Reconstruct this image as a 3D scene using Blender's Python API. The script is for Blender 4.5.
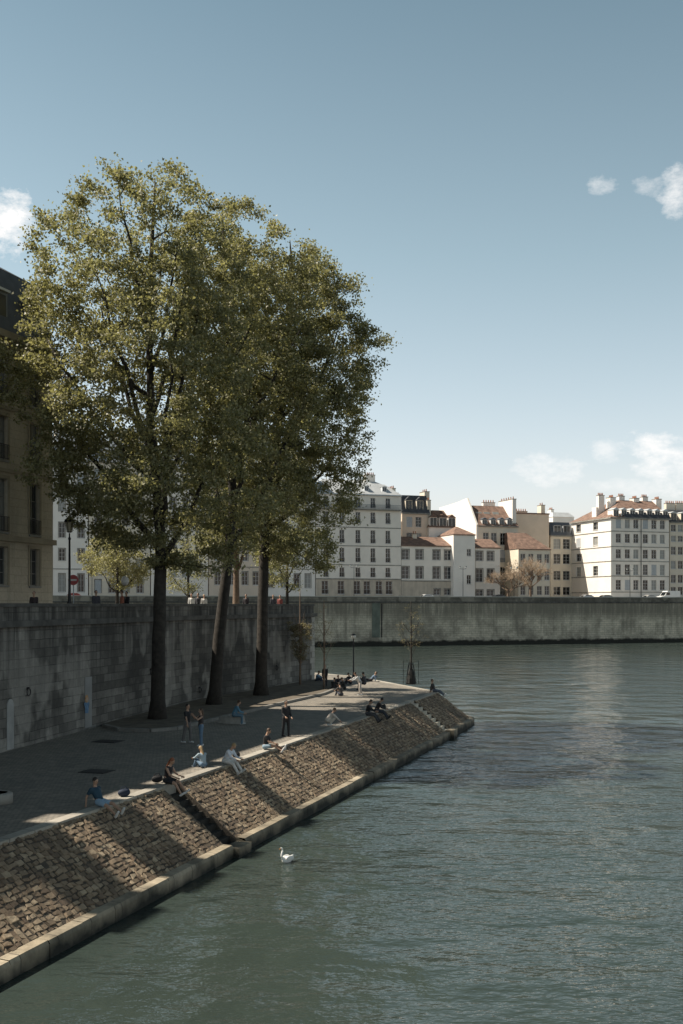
import bpy, bmesh, math, random
import numpy as np
from mathutils import Vector, Matrix
for o in list(bpy.data.objects): bpy.data.objects.remove(o)
S = bpy.context.scene
COL = S.collection
R = math.radians
random.seed(5)
# ------------------------------------------------------------------ camera
F, HZ, CX, CH = 1100.0, 605.0, 341.5, 8.7        # focal length in px, horizon row, centre column, eye height above the water
cd = bpy.data.cameras.new('camera'); cam = bpy.data.objects.new('camera', cd); COL.objects.link(cam)
cam.location = (0, 0, CH); cam.rotation_euler = (R(90), 0, 0)
cd.sensor_fit = 'VERTICAL'; cd.sensor_height = 36; cd.sensor_width = 24
cd.lens = F*36/1024; cd.shift_y = (HZ-512)/1024; cd.clip_end = 9000; cd.clip_start = .5
S.camera = cam
# ------------------------------------------------------------------ light
SUN = Vector((-.99, .10)).normalized(); ELEV = R(52)
sd = bpy.data.lights.new('sun', 'SUN'); sd.energy = 5.0; sd.angle = R(.5); sd.color = (1, .91, .78)
so = bpy.data.objects.new('sun', sd); COL.objects.link(so); so.location = (-50, 10, 80)
sv = Vector((SUN.x*math.cos(ELEV), SUN.y*math.cos(ELEV), math.sin(ELEV)))
so.rotation_euler = (-sv).to_track_quat('-Z', 'Y').to_euler()
W = bpy.data.worlds.new('World'); S.world = W; W.use_nodes = True
S.view_settings.view_transform = 'Standard'; S.view_settings.look = 'None'; S.view_settings.gamma = 1
S.view_settings.exposure = 0.64
def world():
    nt = W.node_tree; nt.nodes.clear(); N = nt.nodes.new; L = nt.links.new
    out = N('ShaderNodeOutputWorld'); bg = N('ShaderNodeBackground'); bg.inputs[1].default_value = .124
    sky = N('ShaderNodeTexSky'); sky.sky_type = 'NISHITA'; sky.sun_disc = False
    sky.sun_elevation = ELEV; sky.sun_rotation = math.atan2(SUN.x, SUN.y); sky.air_density = 1.0; sky.dust_density = 1.0; sky.ozone_density = 1.0
    hs = N('ShaderNodeHueSaturation'); hs.inputs['Saturation'].default_value = .64; hs.inputs['Hue'].default_value = .468
    tc = N('ShaderNodeTexCoord')
    L(sky.outputs[0], hs.inputs['Color'])
    sep = N('ShaderNodeSeparateXYZ'); L(tc.outputs['Generated'], sep.inputs[0])
    def m(op, a, b=None, c=None, clamp=False):
        n = N('ShaderNodeMath'); n.operation = op; n.use_clamp = clamp
        for i, v in enumerate((a, b, c)):
            if v is None: continue
            if isinstance(v, (int, float)): n.inputs[i].default_value = v
            else: L(v, n.inputs[i])
        return n.outputs[0]
    yy = m('MAXIMUM', sep.outputs[1], .05)
    grad = ramp(N, L, sep.outputs[2], [(0, (1.06, .88, .83)), (.10, (.97, .86, .84)), (.3, (.69, .71, .70)), (.5, (.46, .53, .55)), (.68, (.13, .15, .16))])
    skyc = mixc(N, L, 1.0, hs.outputs[0], grad, 'MULTIPLY')
    px, pz = m('DIVIDE', sep.outputs[0], yy), m('DIVIDE', sep.outputs[2], yy)
    noise_ = N('ShaderNodeTexNoise'); noise_.inputs['Scale'].default_value = 46; noise_.inputs['Detail'].default_value = 8; noise_.inputs['Roughness'].default_value = .66
    mp = N('ShaderNodeMapping'); mp.inputs['Scale'].default_value = (1, 1, 1.7); L(tc.outputs['Generated'], mp.inputs[0]); L(mp.outputs[0], noise_.inputs[0])
    tot = None
    for cx, cy, rx, rz, st in [(6, 222, 44, 46, 1.0), (604, 184, 26, 13, .5), (650, 186, 26, 13, .4), (679, 192, 26, 34, .65), (652, 447, 42, 20, .8),
                               (549, 468, 44, 22, .6), (608, 451, 26, 14, .5), (672, 470, 52, 32, .75), (640, 486, 60, 12, .4)]:
        u, v = (cx-CX)/F, (HZ-cy)/F
        du = m('DIVIDE', m('SUBTRACT', px, u), rx/F); dv = m('DIVIDE', m('SUBTRACT', pz, v), rz/F)
        d2 = m('ADD', m('MULTIPLY', du, du), m('MULTIPLY', dv, dv))
        f = m('MULTIPLY', m('SUBTRACT', 1, d2, clamp=True), 1.0)
        c = m('MULTIPLY', m('SUBTRACT', m('ADD', m('MULTIPLY', f, .34), noise_.outputs[0]), .62, clamp=True), 3.4*st, clamp=True)
        c = m('MULTIPLY', m('MINIMUM', c, st), m('MULTIPLY', f, 5, clamp=True))
        c = m('MULTIPLY', c, m('GREATER_THAN', sep.outputs[1], .1))
        tot = c if tot is None else m('MAXIMUM', tot, c)
    mx = N('ShaderNodeMix'); mx.data_type = 'RGBA'; L(tot, mx.inputs[0]); L(skyc, mx.inputs[6]); mx.inputs[7].default_value = (5.6, 5.5, 5.4, 1)
    L(mx.outputs[2], bg.inputs[0]); L(bg.outputs[0], out.inputs[0])
# ------------------------------------------------------------------ helpers
def G(px, py, z=0.0):
    Y = (CH-z)*F/(py-HZ); return Vector(((px-CX)/F*Y, Y, z))
def tag(o, label=None, cat=None, group=None, kind=None):
    if label: o['label'] = label
    if cat: o['category'] = cat
    if group: o['group'] = group
    if kind: o['kind'] = kind
    return o
def empty(name, loc, rz=0, label=None, cat=None, group=None):
    o = bpy.data.objects.new(name, None); COL.objects.link(o); o.location = loc; o.rotation_euler = (0, 0, rz); o.empty_display_size = .3
    return tag(o, label, cat, group)
class MB:
    def __init__(s): s.v = []; s.f = []; s.m = []; s.uv = []; s.mi = 0
    def face(s, pts, uv=None):
        i = len(s.v); s.v += [tuple(p) for p in pts]; s.f.append(tuple(range(i, i+len(pts)))); s.m.append(s.mi)
        s.uv += uv if uv else [(0, 0)]*len(pts)
        return s
    def hexa(s, b, t):
        i = len(s.v); s.v += [tuple(p) for p in b]+[tuple(p) for p in t]
        for q in ((3, 2, 1, 0), (4, 5, 6, 7), (0, 1, 5, 4), (1, 2, 6, 5), (2, 3, 7, 6), (3, 0, 4, 7)):
            s.f.append(tuple(i+k for k in q)); s.m.append(s.mi); s.uv += [(0, 0)]*4
        return s
    def box(s, x0, x1, y0, y1, z0, z1):
        return s.hexa([(x0, y0, z0), (x1, y0, z0), (x1, y1, z0), (x0, y1, z0)], [(x0, y0, z1), (x1, y0, z1), (x1, y1, z1), (x0, y1, z1)])
    def frustum(s, x0, x1, y0, y1, z0, z1, l=0, r=0, f=0, b=0):
        return s.hexa([(x0, y0, z0), (x1, y0, z0), (x1, y1, z0), (x0, y1, z0)], [(x0+l, y0+f, z1), (x1-r, y0+f, z1), (x1-r, y1-b, z1), (x0+l, y1-b, z1)])
    def tube(s, pts, rad, n=6, cap=True):
        pts = [Vector(p) for p in pts]; i0 = len(s.v); up = None
        for k, p in enumerate(pts):
            d = (pts[min(k+1, len(pts)-1)]-pts[max(k-1, 0)])
            d = d.normalized() if d.length > 1e-9 else Vector((0, 0, 1))
            if up is None: up = d.orthogonal().normalized()
            a = (up-d*up.dot(d)); a = a.normalized() if a.length > 1e-6 else d.orthogonal().normalized(); up = a; b = d.cross(a)
            r = rad[k] if isinstance(rad, (list, tuple)) else rad
            for j in range(n):
                t = 2*math.pi*j/n; s.v.append(tuple(p+(a*math.cos(t)+b*math.sin(t))*r))
        for k in range(len(pts)-1):
            for j in range(n):
                a0 = i0+k*n+j; a1 = i0+k*n+(j+1) % n
                s.f.append((a0, a1, a1+n, a0+n)); s.m.append(s.mi); s.uv += [(0, 0)]*4
        if cap:
            s.f.append(tuple(i0+n-1-j for j in range(n))); s.m.append(s.mi); s.uv += [(0, 0)]*n
            e = i0+(len(pts)-1)*n; s.f.append(tuple(e+j for j in range(n))); s.m.append(s.mi); s.uv += [(0, 0)]*n
        return s
    def lathe(s, prof, n=16, c=(0, 0, 0)):
        return s.tube([(c[0], c[1], c[2]+z) for r, z in prof], [max(r, .0005) for r, z in prof], n)
    def ball(s, c, r, n=8, m=6):
        c = Vector(c); rx, ry, rz = (r, r, r) if isinstance(r, (int, float)) else r
        i0 = len(s.v)
        for i in range(1, m):
            t = math.pi*i/m
            for j in range(n):
                p = 2*math.pi*j/n; s.v.append((c.x+rx*math.sin(t)*math.cos(p), c.y+ry*math.sin(t)*math.sin(p), c.z-rz*math.cos(t)))
        s.v.append((c.x, c.y, c.z-rz)); s.v.append((c.x, c.y, c.z+rz)); B = len(s.v)-2
        for i in range(m-2):
            for j in range(n):
                a = i0+i*n+j; b = i0+i*n+(j+1) % n; s.f.append((a, b, b+n, a+n)); s.m.append(s.mi); s.uv += [(0, 0)]*4
        for j in range(n):
            s.f.append((B, i0+(j+1) % n, i0+j)); s.m.append(s.mi); s.uv += [(0, 0)]*3
            e = i0+(m-2)*n; s.f.append((e+j, e+(j+1) % n, B+1)); s.m.append(s.mi); s.uv += [(0, 0)]*3
        return s
    def build(s, name, mats, parent=None, smooth=False, xf=None):
        me = bpy.data.meshes.new(name); vs = s.v
        if xf is not None: vs = [tuple(xf @ Vector(v)) for v in vs]
        me.from_pydata(vs, [], s.f)
        mats = mats if isinstance(mats, (list, tuple)) else [mats]
        for m in mats: me.materials.append(m)
        if len(mats) > 1: me.polygons.foreach_set('material_index', s.m)
        ul = me.uv_layers.new(name='UVMap'); ul.data.foreach_set('uv', [c for p in s.uv for c in p])
        if smooth: me.polygons.foreach_set('use_smooth', [True]*len(me.polygons))
        me.update()
        o = bpy.data.objects.new(name, me); COL.objects.link(o); o.parent = parent
        return o
# ------------------------------------------------------------------ materials
def newmat(name):
    m = bpy.data.materials.new(name); m.use_nodes = True; nt = m.node_tree
    return m, nt, nt.nodes['Principled BSDF'], nt.nodes.new, nt.links.new
def noise(N, L, vec, scale, detail=4, rough=.55, mscale=None):
    t = N('ShaderNodeTexNoise'); t.inputs['Scale'].default_value = scale; t.inputs['Detail'].default_value = detail; t.inputs['Roughness'].default_value = rough
    if mscale:
        mp = N('ShaderNodeMapping'); mp.inputs['Scale'].default_value = mscale; L(vec, mp.inputs[0]); vec = mp.outputs[0]
    L(vec, t.inputs['Vector']); return t.outputs['Fac']
def ramp(N, L, fac, stops):
    r = N('ShaderNodeValToRGB'); L(fac, r.inputs[0]); e = r.color_ramp.elements
    while len(e) < len(stops): e.new(.5)
    for k, (p, c) in enumerate(stops): e[k].position = p; e[k].color = c if len(c) == 4 else (*c, 1)
    return r.outputs[0]
def mixc(N, L, f, a, b, mode='MIX'):
    n = N('ShaderNodeMix'); n.data_type = 'RGBA'; n.blend_type = mode
    for i, v in ((0, f), (6, a), (7, b)):
        if isinstance(v, (int, float)): n.inputs[i].default_value = v
        elif isinstance(v, tuple): n.inputs[i].default_value = v if len(v) == 4 else (*v, 1)
        else: L(v, n.inputs[i])
    return n.outputs[2]
def bump(N, L, h, st, dist, p):
    b = N('ShaderNodeBump'); b.inputs['Strength'].default_value = st; b.inputs['Distance'].default_value = dist; L(h, b.inputs['Height']); L(b.outputs[0], p.inputs['Normal'])
def plain(name, col, rough=.7, var=.2, scale=3, metal=0, bmp=0, streak=False):
    m, nt, p, N, L = newmat(name); tc = N('ShaderNodeTexCoord'); v = tc.outputs['Object']
    f = noise(N, L, v, scale, 6)
    a = tuple(c*(1-var) for c in col); b = tuple(min(1, c*(1+var)) for c in col)
    c = ramp(N, L, f, [(.3, a), (.7, b)])
    if streak:
        g = noise(N, L, v, 1.3, 5, .6, (1, 1, .12)); c = mixc(N, L, ramp(N, L, g, [(.45, (0, 0, 0)), (.75, (.55, .55, .55))]), c, tuple(x*.55 for x in col))
    L(c, p.inputs['Base Color']); p.inputs['Roughness'].default_value = rough; p.inputs['Metallic'].default_value = metal
    if bmp: bump(N, L, noise(N, L, v, scale*6, 4), .5, bmp, p)
    return m
def ashlar(name, c1, c2, mortar, bw=.9, bh=.38, dark=.5, patches=True, wet=None, bumpd=.02, soft=.55, top=None):
    m, nt, p, N, L = newmat(name); tc = N('ShaderNodeTexCoord'); uv = tc.outputs['UV']; ob = tc.outputs['Object']
    wob = N('ShaderNodeVectorMath'); wob.operation = 'MULTIPLY_ADD'; nn = N('ShaderNodeTexNoise'); nn.inputs['Scale'].default_value = 1.3; L(uv, nn.inputs[0])
    L(nn.outputs['Color'], wob.inputs[0]); wob.inputs[1].default_value = (.07, .07, 0); L(uv, wob.inputs[2])
    br = N('ShaderNodeTexBrick'); L(wob.outputs[0], br.inputs['Vector']); br.inputs['Scale'].default_value = 1
    br.inputs['Brick Width'].default_value = bw; br.inputs['Row Height'].default_value = bh; br.inputs['Mortar Size'].default_value = .018; br.inputs['Mortar Smooth'].default_value = .3
    br.inputs['Color1'].default_value = (*c1, 1); br.inputs['Color2'].default_value = (*c2, 1); br.inputs['Mortar'].default_value = (*mortar, 1)
    c = br.outputs['Color']
    big = noise(N, L, ob, .16, 6, .65)
    c = mixc(N, L, ramp(N, L, big, [(.42, (0, 0, 0)), (.62, (dark, dark, dark))]), c, tuple(x*.22 for x in c1))
    st = noise(N, L, ob, .8, 5, .6, (1, 1, .16))
    c = mixc(N, L, ramp(N, L, st, [(.48, (0, 0, 0)), (.72, (soft, soft, soft))]), c, tuple(x*.3 for x in c1))
    if patches:
        pn = noise(N, L, ob, .33, 3, .5, (1, 1, .7))
        c = mixc(N, L, ramp(N, L, pn, [(.56, (0, 0, 0)), (.60, (.5, .5, .5))]), c, tuple(min(1, x*1.35) for x in c2))
    fine = noise(N, L, ob, 6, 6, .7); c = mixc(N, L, .5, c, ramp(N, L, fine, [(.3, (.35, .35, .35)), (.7, (.65, .65, .65))]), 'OVERLAY')
    if top is not None:
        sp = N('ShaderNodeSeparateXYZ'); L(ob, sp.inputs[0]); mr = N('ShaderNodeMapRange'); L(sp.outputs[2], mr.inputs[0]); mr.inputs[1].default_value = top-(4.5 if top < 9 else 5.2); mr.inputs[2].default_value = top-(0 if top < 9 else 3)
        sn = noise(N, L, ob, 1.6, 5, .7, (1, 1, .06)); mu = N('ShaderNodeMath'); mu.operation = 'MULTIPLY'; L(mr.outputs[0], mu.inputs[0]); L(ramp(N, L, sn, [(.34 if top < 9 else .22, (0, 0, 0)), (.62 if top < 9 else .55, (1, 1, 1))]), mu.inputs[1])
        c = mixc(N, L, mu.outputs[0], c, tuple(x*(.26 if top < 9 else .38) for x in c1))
    if wet is not None:
        sp = N('ShaderNodeSeparateXYZ'); L(ob, sp.inputs[0]); ad = N('ShaderNodeMath'); ad.operation = 'MULTIPLY_ADD'; L(noise(N, L, ob, .7, 5), ad.inputs[0]); ad.inputs[1].default_value = -1.2; L(sp.outputs[2], ad.inputs[2])
        mr = N('ShaderNodeMapRange'); L(ad.outputs[0], mr.inputs[0]); mr.inputs[1].default_value = wet-.9; mr.inputs[2].default_value = wet-.45; mr.inputs[3].default_value = 1; mr.inputs[4].default_value = 0
        c = mixc(N, L, mr.outputs[0], c, (.022, .022, .016))
    L(c, p.inputs['Base Color']); p.inputs['Roughness'].default_value = .85
    ad = N('ShaderNodeMath'); ad.operation = 'MULTIPLY_ADD'; L(fine, ad.inputs[0]); ad.inputs[1].default_value = .8; L(br.outputs['Fac'], ad.inputs[2]); 
    iv = N('ShaderNodeMath'); iv.operation = 'SUBTRACT'; iv.inputs[0].default_value = 1; L(ad.outputs[0], iv.inputs[1])
    bump(N, L, iv.outputs[0], .7, bumpd, p)
    return m
world()
M = {}
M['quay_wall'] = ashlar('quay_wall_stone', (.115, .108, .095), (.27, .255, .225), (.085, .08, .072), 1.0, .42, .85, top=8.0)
M['far_wall'] = ashlar('far_quay_stone', (.54, .49, .38), (.68, .61, .48), (.09, .085, .07), 1.3, .5, .7, False, wet=1.1, bumpd=.04, soft=.7, top=10.2)
M['coping'] = plain('coping_stone', (.27, .255, .225), .85, .35, 1.5, bmp=.01)
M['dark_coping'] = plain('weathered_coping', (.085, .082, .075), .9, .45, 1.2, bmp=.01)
M['kerb'] = ashlar('kerb_stone', (.36, .33, .28), (.42, .39, .33), (.12, .11, .1), 1.2, 3, .25, False, bumpd=.008, soft=.3)
M['toe'] = ashlar('toe_stone', (.34, .285, .20), (.44, .375, .275), (.12, .10, .08), 1.6, 3, .35, False, wet=.38, bumpd=.04, soft=.9)
M['white_wall'] = plain('white_render', (.85, .80, .73), .85, .06, .35, streak=False)
M['cream_wall'] = plain('cream_render', (.72, .64, .52), .85, .08, .4)
M['peach_wall'] = plain('peach_render', (.72, .60, .48), .85, .08, .4)
M['grey_wall'] = plain('grey_render', (.86, .79, .70), .85, .07, .4)
M['base_stone'] = plain('ground_floor_stone', (.58, .50, .40), .9, .15, .6, streak=True)
M['tan_wall'] = ashlar('tan_building_stone', (.50, .44, .34), (.54, .48, .37), (.40, .35, .27), 1.4, .5, .25, False, bumpd=.006, soft=.35)
M['tile'] = plain('clay_tile', (.19, .12, .09), .9, .45, 1.1, bmp=.03)
M['slate'] = plain('slate', (.055, .058, .065), .6, .3, 1.5)
M['zinc'] = plain('zinc', (.50, .52, .53), .45, .12, .6, metal=.2)
M['darkzinc'] = plain('dark_zinc', (.10, .115, .135), .4, .2, .8, metal=.3)
M['pot'] = plain('terracotta_pot', (.42, .19, .11), .8, .2, 4)
M['frame'] = plain('white_paint', (.62, .61, .58), .5, .05, 3)
M['shutter'] = plain('grey_shutter', (.42, .44, .45), .6, .1, 3)
M['tanframe'] = plain('grey_window_paint', (.20, .20, .185), .5, .1, 3)
M['tan_string'] = plain('tan_string_stone', (.30, .26, .19), .85, .2, 1)
M['iron'] = plain('black_iron', (.018, .018, .02), .45, .2, 5, metal=.5)
M['bark'] = plain('bark', (.04, .034, .028), .95, .45, 4, bmp=.04, streak=True)
M['bare_bark'] = plain('pale_bark', (.17, .12, .085), .9, .3, 5)
M['earth'] = plain('earth', (.115, .095, .07), .95, .4, 1.2, bmp=.03)
M['drain'] = plain('cast_iron', (.016, .016, .017), .6, .2, 5)
def glass(name, col, rough=.08):
    m, nt, p, N, L = newmat(name); p.inputs['Base Color'].default_value = (*col, 1); p.inputs['Roughness'].default_value = rough
    tc = N('ShaderNodeTexCoord'); bump(N, L, noise(N, L, tc.outputs['Object'], .6, 2), .25, .05, p); return m
M['g1'] = glass('dark_window_glass', (.012, .014, .016)); M['g2'] = glass('window_glass', (.05, .055, .06)); M['g3'] = glass('curtained_glass', (.30, .30, .28), .3)
def promenade_mat():
    m, nt, p, N, L = newmat('cobbled_promenade'); tc = N('ShaderNodeTexCoord'); ob = tc.outputs['Object']
    rot = N('ShaderNodeMapping'); rot.inputs['Rotation'].default_value = (0, 0, R(17.8)); L(ob, rot.inputs[0])
    br = N('ShaderNodeTexBrick'); L(rot.outputs[0], br.inputs['Vector']); br.inputs['Scale'].default_value = 1; br.inputs['Brick Width'].default_value = .17; br.inputs['Row Height'].default_value = .17
    br.inputs['Mortar Size'].default_value = .012; br.inputs['Color1'].default_value = (.20, .175, .14, 1); br.inputs['Color2'].default_value = (.30, .26, .21, 1); br.inputs['Mortar'].default_value = (.09, .085, .075, 1)
    big = noise(N, L, ob, .22, 7, .65)
    c = mixc(N, L, ramp(N, L, big, [(.35, (.7, .7, .7)), (.65, (0, 0, 0))]), br.outputs[0], (.11, .105, .095))
    c = mixc(N, L, ramp(N, L, noise(N, L, ob, 2.5, 6, .7), [(.48, (0, 0, 0)), (.7, (.6, .6, .6))]), c, (.34, .30, .24))
    L(c, p.inputs['Base Color']); p.inputs['Roughness'].default_value = .8; bump(N, L, br.outputs['Fac'], -.4, .01, p); return m
M['prom'] = promenade_mat()
def stones_mat():
    m, nt, p, N, L = newmat('rubble_stones'); tc = N('ShaderNodeTexCoord'); ob = tc.outputs['Object']; g = N('ShaderNodeNewGeometry')
    c = ramp(N, L, g.outputs['Random Per Island'], [(0, (.15, .105, .07)), (.35, (.25, .18, .115)), (.7, (.33, .245, .16)), (1, (.43, .34, .23))])
    c = mixc(N, L, ramp(N, L, noise(N, L, ob, .35, 6, .65), [(.42, (0, 0, 0)), (.68, (.6, .6, .6))]), c, (.07, .058, .045))
    f = noise(N, L, ob, 9, 6, .7); c = mixc(N, L, .6, c, ramp(N, L, f, [(.3, (.3, .3, .3)), (.7, (.7, .7, .7))]), 'OVERLAY')
    L(c, p.inputs['Base Color']); p.inputs['Roughness'].default_value = .9; bump(N, L, f, .8, .03, p); return m
M['stones'] = stones_mat(); M['mortar'] = plain('rubble_mortar', (.07, .056, .042), .95, .4, 3, bmp=.03)
def water_mat():
    m, nt, p, N, L = newmat('river_water'); tc = N('ShaderNodeTexCoord'); ob = tc.outputs['Object']
    n1 = noise(N, L, ob, .42, 4, .55, (1, 1.5, 1)); n2 = noise(N, L, ob, 1.9, 3, .55, (1, 1.5, 1)); n3 = noise(N, L, ob, .22, 2, .5)
    pt = noise(N, L, ob, .035, 4, .6, (1, .6, 1)); pr = ramp(N, L, pt, [(.38, (.35, .35, .35)), (.62, (1, 1, 1))])
    a = N('ShaderNodeMath'); a.operation = 'MULTIPLY_ADD'; L(n2, a.inputs[0]); a.inputs[1].default_value = .26; L(n1, a.inputs[2])
    b = N('ShaderNodeMath'); b.operation = 'MULTIPLY'; L(a.outputs[0], b.inputs[0]); L(pr, b.inputs[1])
    d = N('ShaderNodeMath'); d.operation = 'MULTIPLY_ADD'; L(n3, d.inputs[0]); d.inputs[1].default_value = 1.6; L(b.outputs[0], d.inputs[2])
    bump(N, L, d.outputs[0], 1, .34, p)
    c = mixc(N, L, pt, (.036, .046, .037), (.030, .046, .044))
    L(c, p.inputs['Base Color']); p.inputs['Roughness'].default_value = .06; p.inputs['IOR'].default_value = 1.33
    return m
M['water'] = water_mat()
def leaf_mat(name, a, b, tr=.45):
    m, nt, p, N, L = newmat(name); g = N('ShaderNodeNewGeometry'); c = ramp(N, L, g.outputs['Random Per Island'], [(0, a), (1, b)])
    L(c, p.inputs['Base Color']); p.inputs['Roughness'].default_value = .5
    t = N('ShaderNodeBsdfTranslucent'); L(mixc(N, L, 1.0, c, (1.15, 1.15, .7), 'MULTIPLY'), t.inputs[0]); mx = N('ShaderNodeMixShader'); mx.inputs[0].default_value = tr
    L(p.outputs[0], mx.inputs[1]); L(t.outputs[0], mx.inputs[2]); L(mx.outputs[0], nt.nodes['Material Output'].inputs[0]); return m
M['leaf'] = leaf_mat('poplar_leaves', (.175, .172, .09), (.37, .35, .205))
M['leafp'] = leaf_mat('pale_spring_leaves', (.23, .22, .12), (.39, .37, .24))
M['leafb'] = leaf_mat('reddish_buds', (.17, .14, .09), (.28, .25, .16))
# ------------------------------------------------------------------ water, ground
TH = math.atan2(.305, .952); U = Vector((math.sin(TH), math.cos(TH), 0)); V = Vector((math.cos(TH), -math.sin(TH), 0))
def UV(u, a, z=0): return U*u - V*a + Vector((0, 0, z))      # u along the quay, a = distance of the line left of the camera
MB().face([(-900, -300, 0), (1600, -300, 0), (1600, 2500, 0), (-900, 2500, 0)]).build('water', M['water']); tag(bpy.data.objects['water'], kind='structure')
ZQ, ZS, ZF = 2.3, 7.8, 9.6       # low quay, upper street, far street
KA = 17.8
wall_pts = [Vector((-26, -8, 0)), G(0, 753, ZQ), G(190, 702, ZQ), G(314, 680.5, ZQ)]
for p in wall_pts: p.z = 0
corner = wall_pts[-1]; wall_end = corner + Vector((-.93, .37, 0))*90
tip = G(438, 692, ZQ); tip.z = 0
far1 = G(356, 676.5, ZQ); far1.z = 0
far2 = Vector((-9, 112, 0)); far3 = Vector((-34, 126, 0))
near = UV(-12, KA)
b = MB(); b.face([p+Vector((0, 0, ZQ)) for p in [near+V*.1, tip, far1, far2, corner+Vector((-2, 3, 0)), corner-V*.5, wall_pts[2]-V*.5, wall_pts[1]-V*.5, wall_pts[0]-V*.5]])
b.build('promenade', M['prom']); tag(bpy.data.objects['promenade'], kind='structure')
b = MB(); b.face([p+Vector((0, 0, ZS)) for p in [wall_pts[0]-V*.3, wall_pts[1]-V*.3, wall_pts[2]-V*.3, corner-V*.3, wall_end, Vector((-200, 90, 0)), Vector((-200, -20, 0))]])
b.build('upper_street', plain('asphalt_street', (.16, .155, .145), .9, .15, 1)); tag(bpy.data.objects['upper_street'], kind='structure')
# ------------------------------------------------------------------ near quay wall
def wallstrip(pts, z0, z1, mat, name, parent=None, thick=.5, off=0.0, uo=0):
    """a wall following pts (its face), thickness to the left"""
    b = MB(); n = len(pts); fr = []; bk = []
    for i in range(n):
        d1 = (pts[i]-pts[i-1]).normalized() if i else (pts[1]-pts[0]).normalized()
        d2 = (pts[i+1]-pts[i]).normalized() if i < n-1 else d1
        d = (d1+d2).normalized(); nrm = Vector((d.y, -d.x, 0)); k = 1/max(.4, nrm.dot(Vector((d1.y, -d1.x, 0))))
        fr.append(pts[i]+nrm*off*k); bk.append(pts[i]-nrm*thick*k)
    u = uo
    for i in range(n-1):
        A, B, C, D = fr[i], fr[i+1], bk[i+1], bk[i]; l = (B-A).length
        z = lambda p, h: Vector((p.x, p.y, h))
        b.face([z(A, z0), z(B, z0), z(B, z1), z(A, z1)], [(u, z0), (u+l, z0), (u+l, z1), (u, z1)])
        b.face([z(A, z1), z(B, z1), z(C, z1), z(D, z1)], [(u, 0), (u+l, 0), (u+l, thick), (u, thick)])
        b.face([z(C, z0), z(D, z0), z(D, z1), z(C, z1)], [(u+l, z0), (u, z0), (u, z1), (u+l, z1)])
        b.face([z(B, z0), z(A, z0), z(D, z0), z(C, z0)])
        u += l
    for i in (0, n-1):
        A, D = fr[i], bk[i]; q = [Vector((A.x, A.y, z0)), Vector((D.x, D.y, z0)), Vector((D.x, D.y, z1)), Vector((A.x, A.y, z1))]
        b.face(q if i else q[::-1], [(0, z0), (thick, z0), (thick, z1), (0, z1)])
    return b.build(name, mat, parent)
qp = wall_pts + [wall_end]
qw = empty('quay_wall', (0, 0, 0), 0, 'tall dark ashlar retaining wall behind the shaded promenade, from the left edge to the lone corner', 'retaining wall')
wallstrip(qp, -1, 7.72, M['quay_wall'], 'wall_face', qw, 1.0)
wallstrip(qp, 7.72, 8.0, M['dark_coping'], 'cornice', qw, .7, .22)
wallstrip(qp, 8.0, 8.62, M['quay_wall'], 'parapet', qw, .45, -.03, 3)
wallstrip(qp, 8.62, 8.78, M['dark_coping'], 'coping', qw, .5, .04)
b = MB()
for k in range(11):            # lighter quoins at the corner
    z = 2.32+k*.49; w = .95 if k % 2 else .6; d = (corner-wall_pts[2]).normalized(); nr = Vector((d.y, -d.x, 0))
    A = corner-d*w+nr*.04; B = corner+nr*.04+d*.05; C = B-nr*.5; D = A-nr*.5
    b.hexa([p+Vector((0, 0, z)) for p in (A, B, C, D)], [p+Vector((0, 0, z+.45)) for p in (A, B, C, D)])
b.build('quoin', plain('pale_quoins', (.36, .345, .31), .85, .15, 1.2, bmp=.01), qw)
def on_wall(px, zz, off=.03):      # point on the face of the wall seen in column px
    for i in range(len(wall_pts)-1):
        A, B = wall_pts[i], wall_pts[i+1]; t = (px-CX)/F
        d = B-A; den = d.x-t*d.y
        s = (t*A.y-A.x)/den
        if -1e-3 <= s <= 1.001 or i == len(wall_pts)-2:
            if s <= 1.001:
                dd = d.normalized(); nr = Vector((dd.y, -dd.x, 0)); return A+d*s+nr*off+Vector((0, 0, zz)), dd, nr
def panel(name, px, w, z0, z1, mat, arch=False, parent=None, off=.03, th=.05):
    p, d, nr = on_wall(px, 0, off); b = MB(); ang = math.atan2(d.y, d.x)
    prof = [(-w/2, z0), (w/2, z0), (w/2, z1)] + ([(w/2*math.cos(t), z1+w/2*math.sin(t)) for t in [math.pi*k/10 for k in range(1, 10)]] if arch else []) + [(-w/2, z1)]
    f = [p+d*x+Vector((0, 0, z)) for x, z in prof]; k = [q-nr*th for q in f]
    b.face(f, [(x, z) for x, z in prof])
    for i in range(len(f)): b.face([f[i-1], k[i-1], k[i], f[i]])
    return b.build(name, mat, parent)
pm = plain('walled_up_doorway', (.33, .33, .315), .9, .2, 1.1, streak=True)
panel('blocked_doorway', 10, .62, 2.35, 4.25, pm, True, qw)
panel('blocked_doorway', 88, .85, 2.4, 5.0, plain('patched_doorway', (.25, .25, .24), .9, .15, 1), False, qw)
def zat(px, py): p, _, _ = on_wall(px, 0); return CH-(py-HZ)*p.y/F
for k, (x, y) in enumerate([(27, 692), (150, 672), (199, 690), (276, 668)]):
    p, d, nr = on_wall(x, zat(x, y), .06); t = MB(); t.tube([p+d*.17*math.cos(a)+Vector((0, 0, .17*math.sin(a)))+nr*.03 for a in [2*math.pi*i/14 for i in range(15)]], .028, 5, False)
    t.box(p.x-.06, p.x+.06, p.y-.05, p.y+.05, p.z+.12, p.z+.22)
    t.build('mooring_ring', M['iron'], qw)
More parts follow.
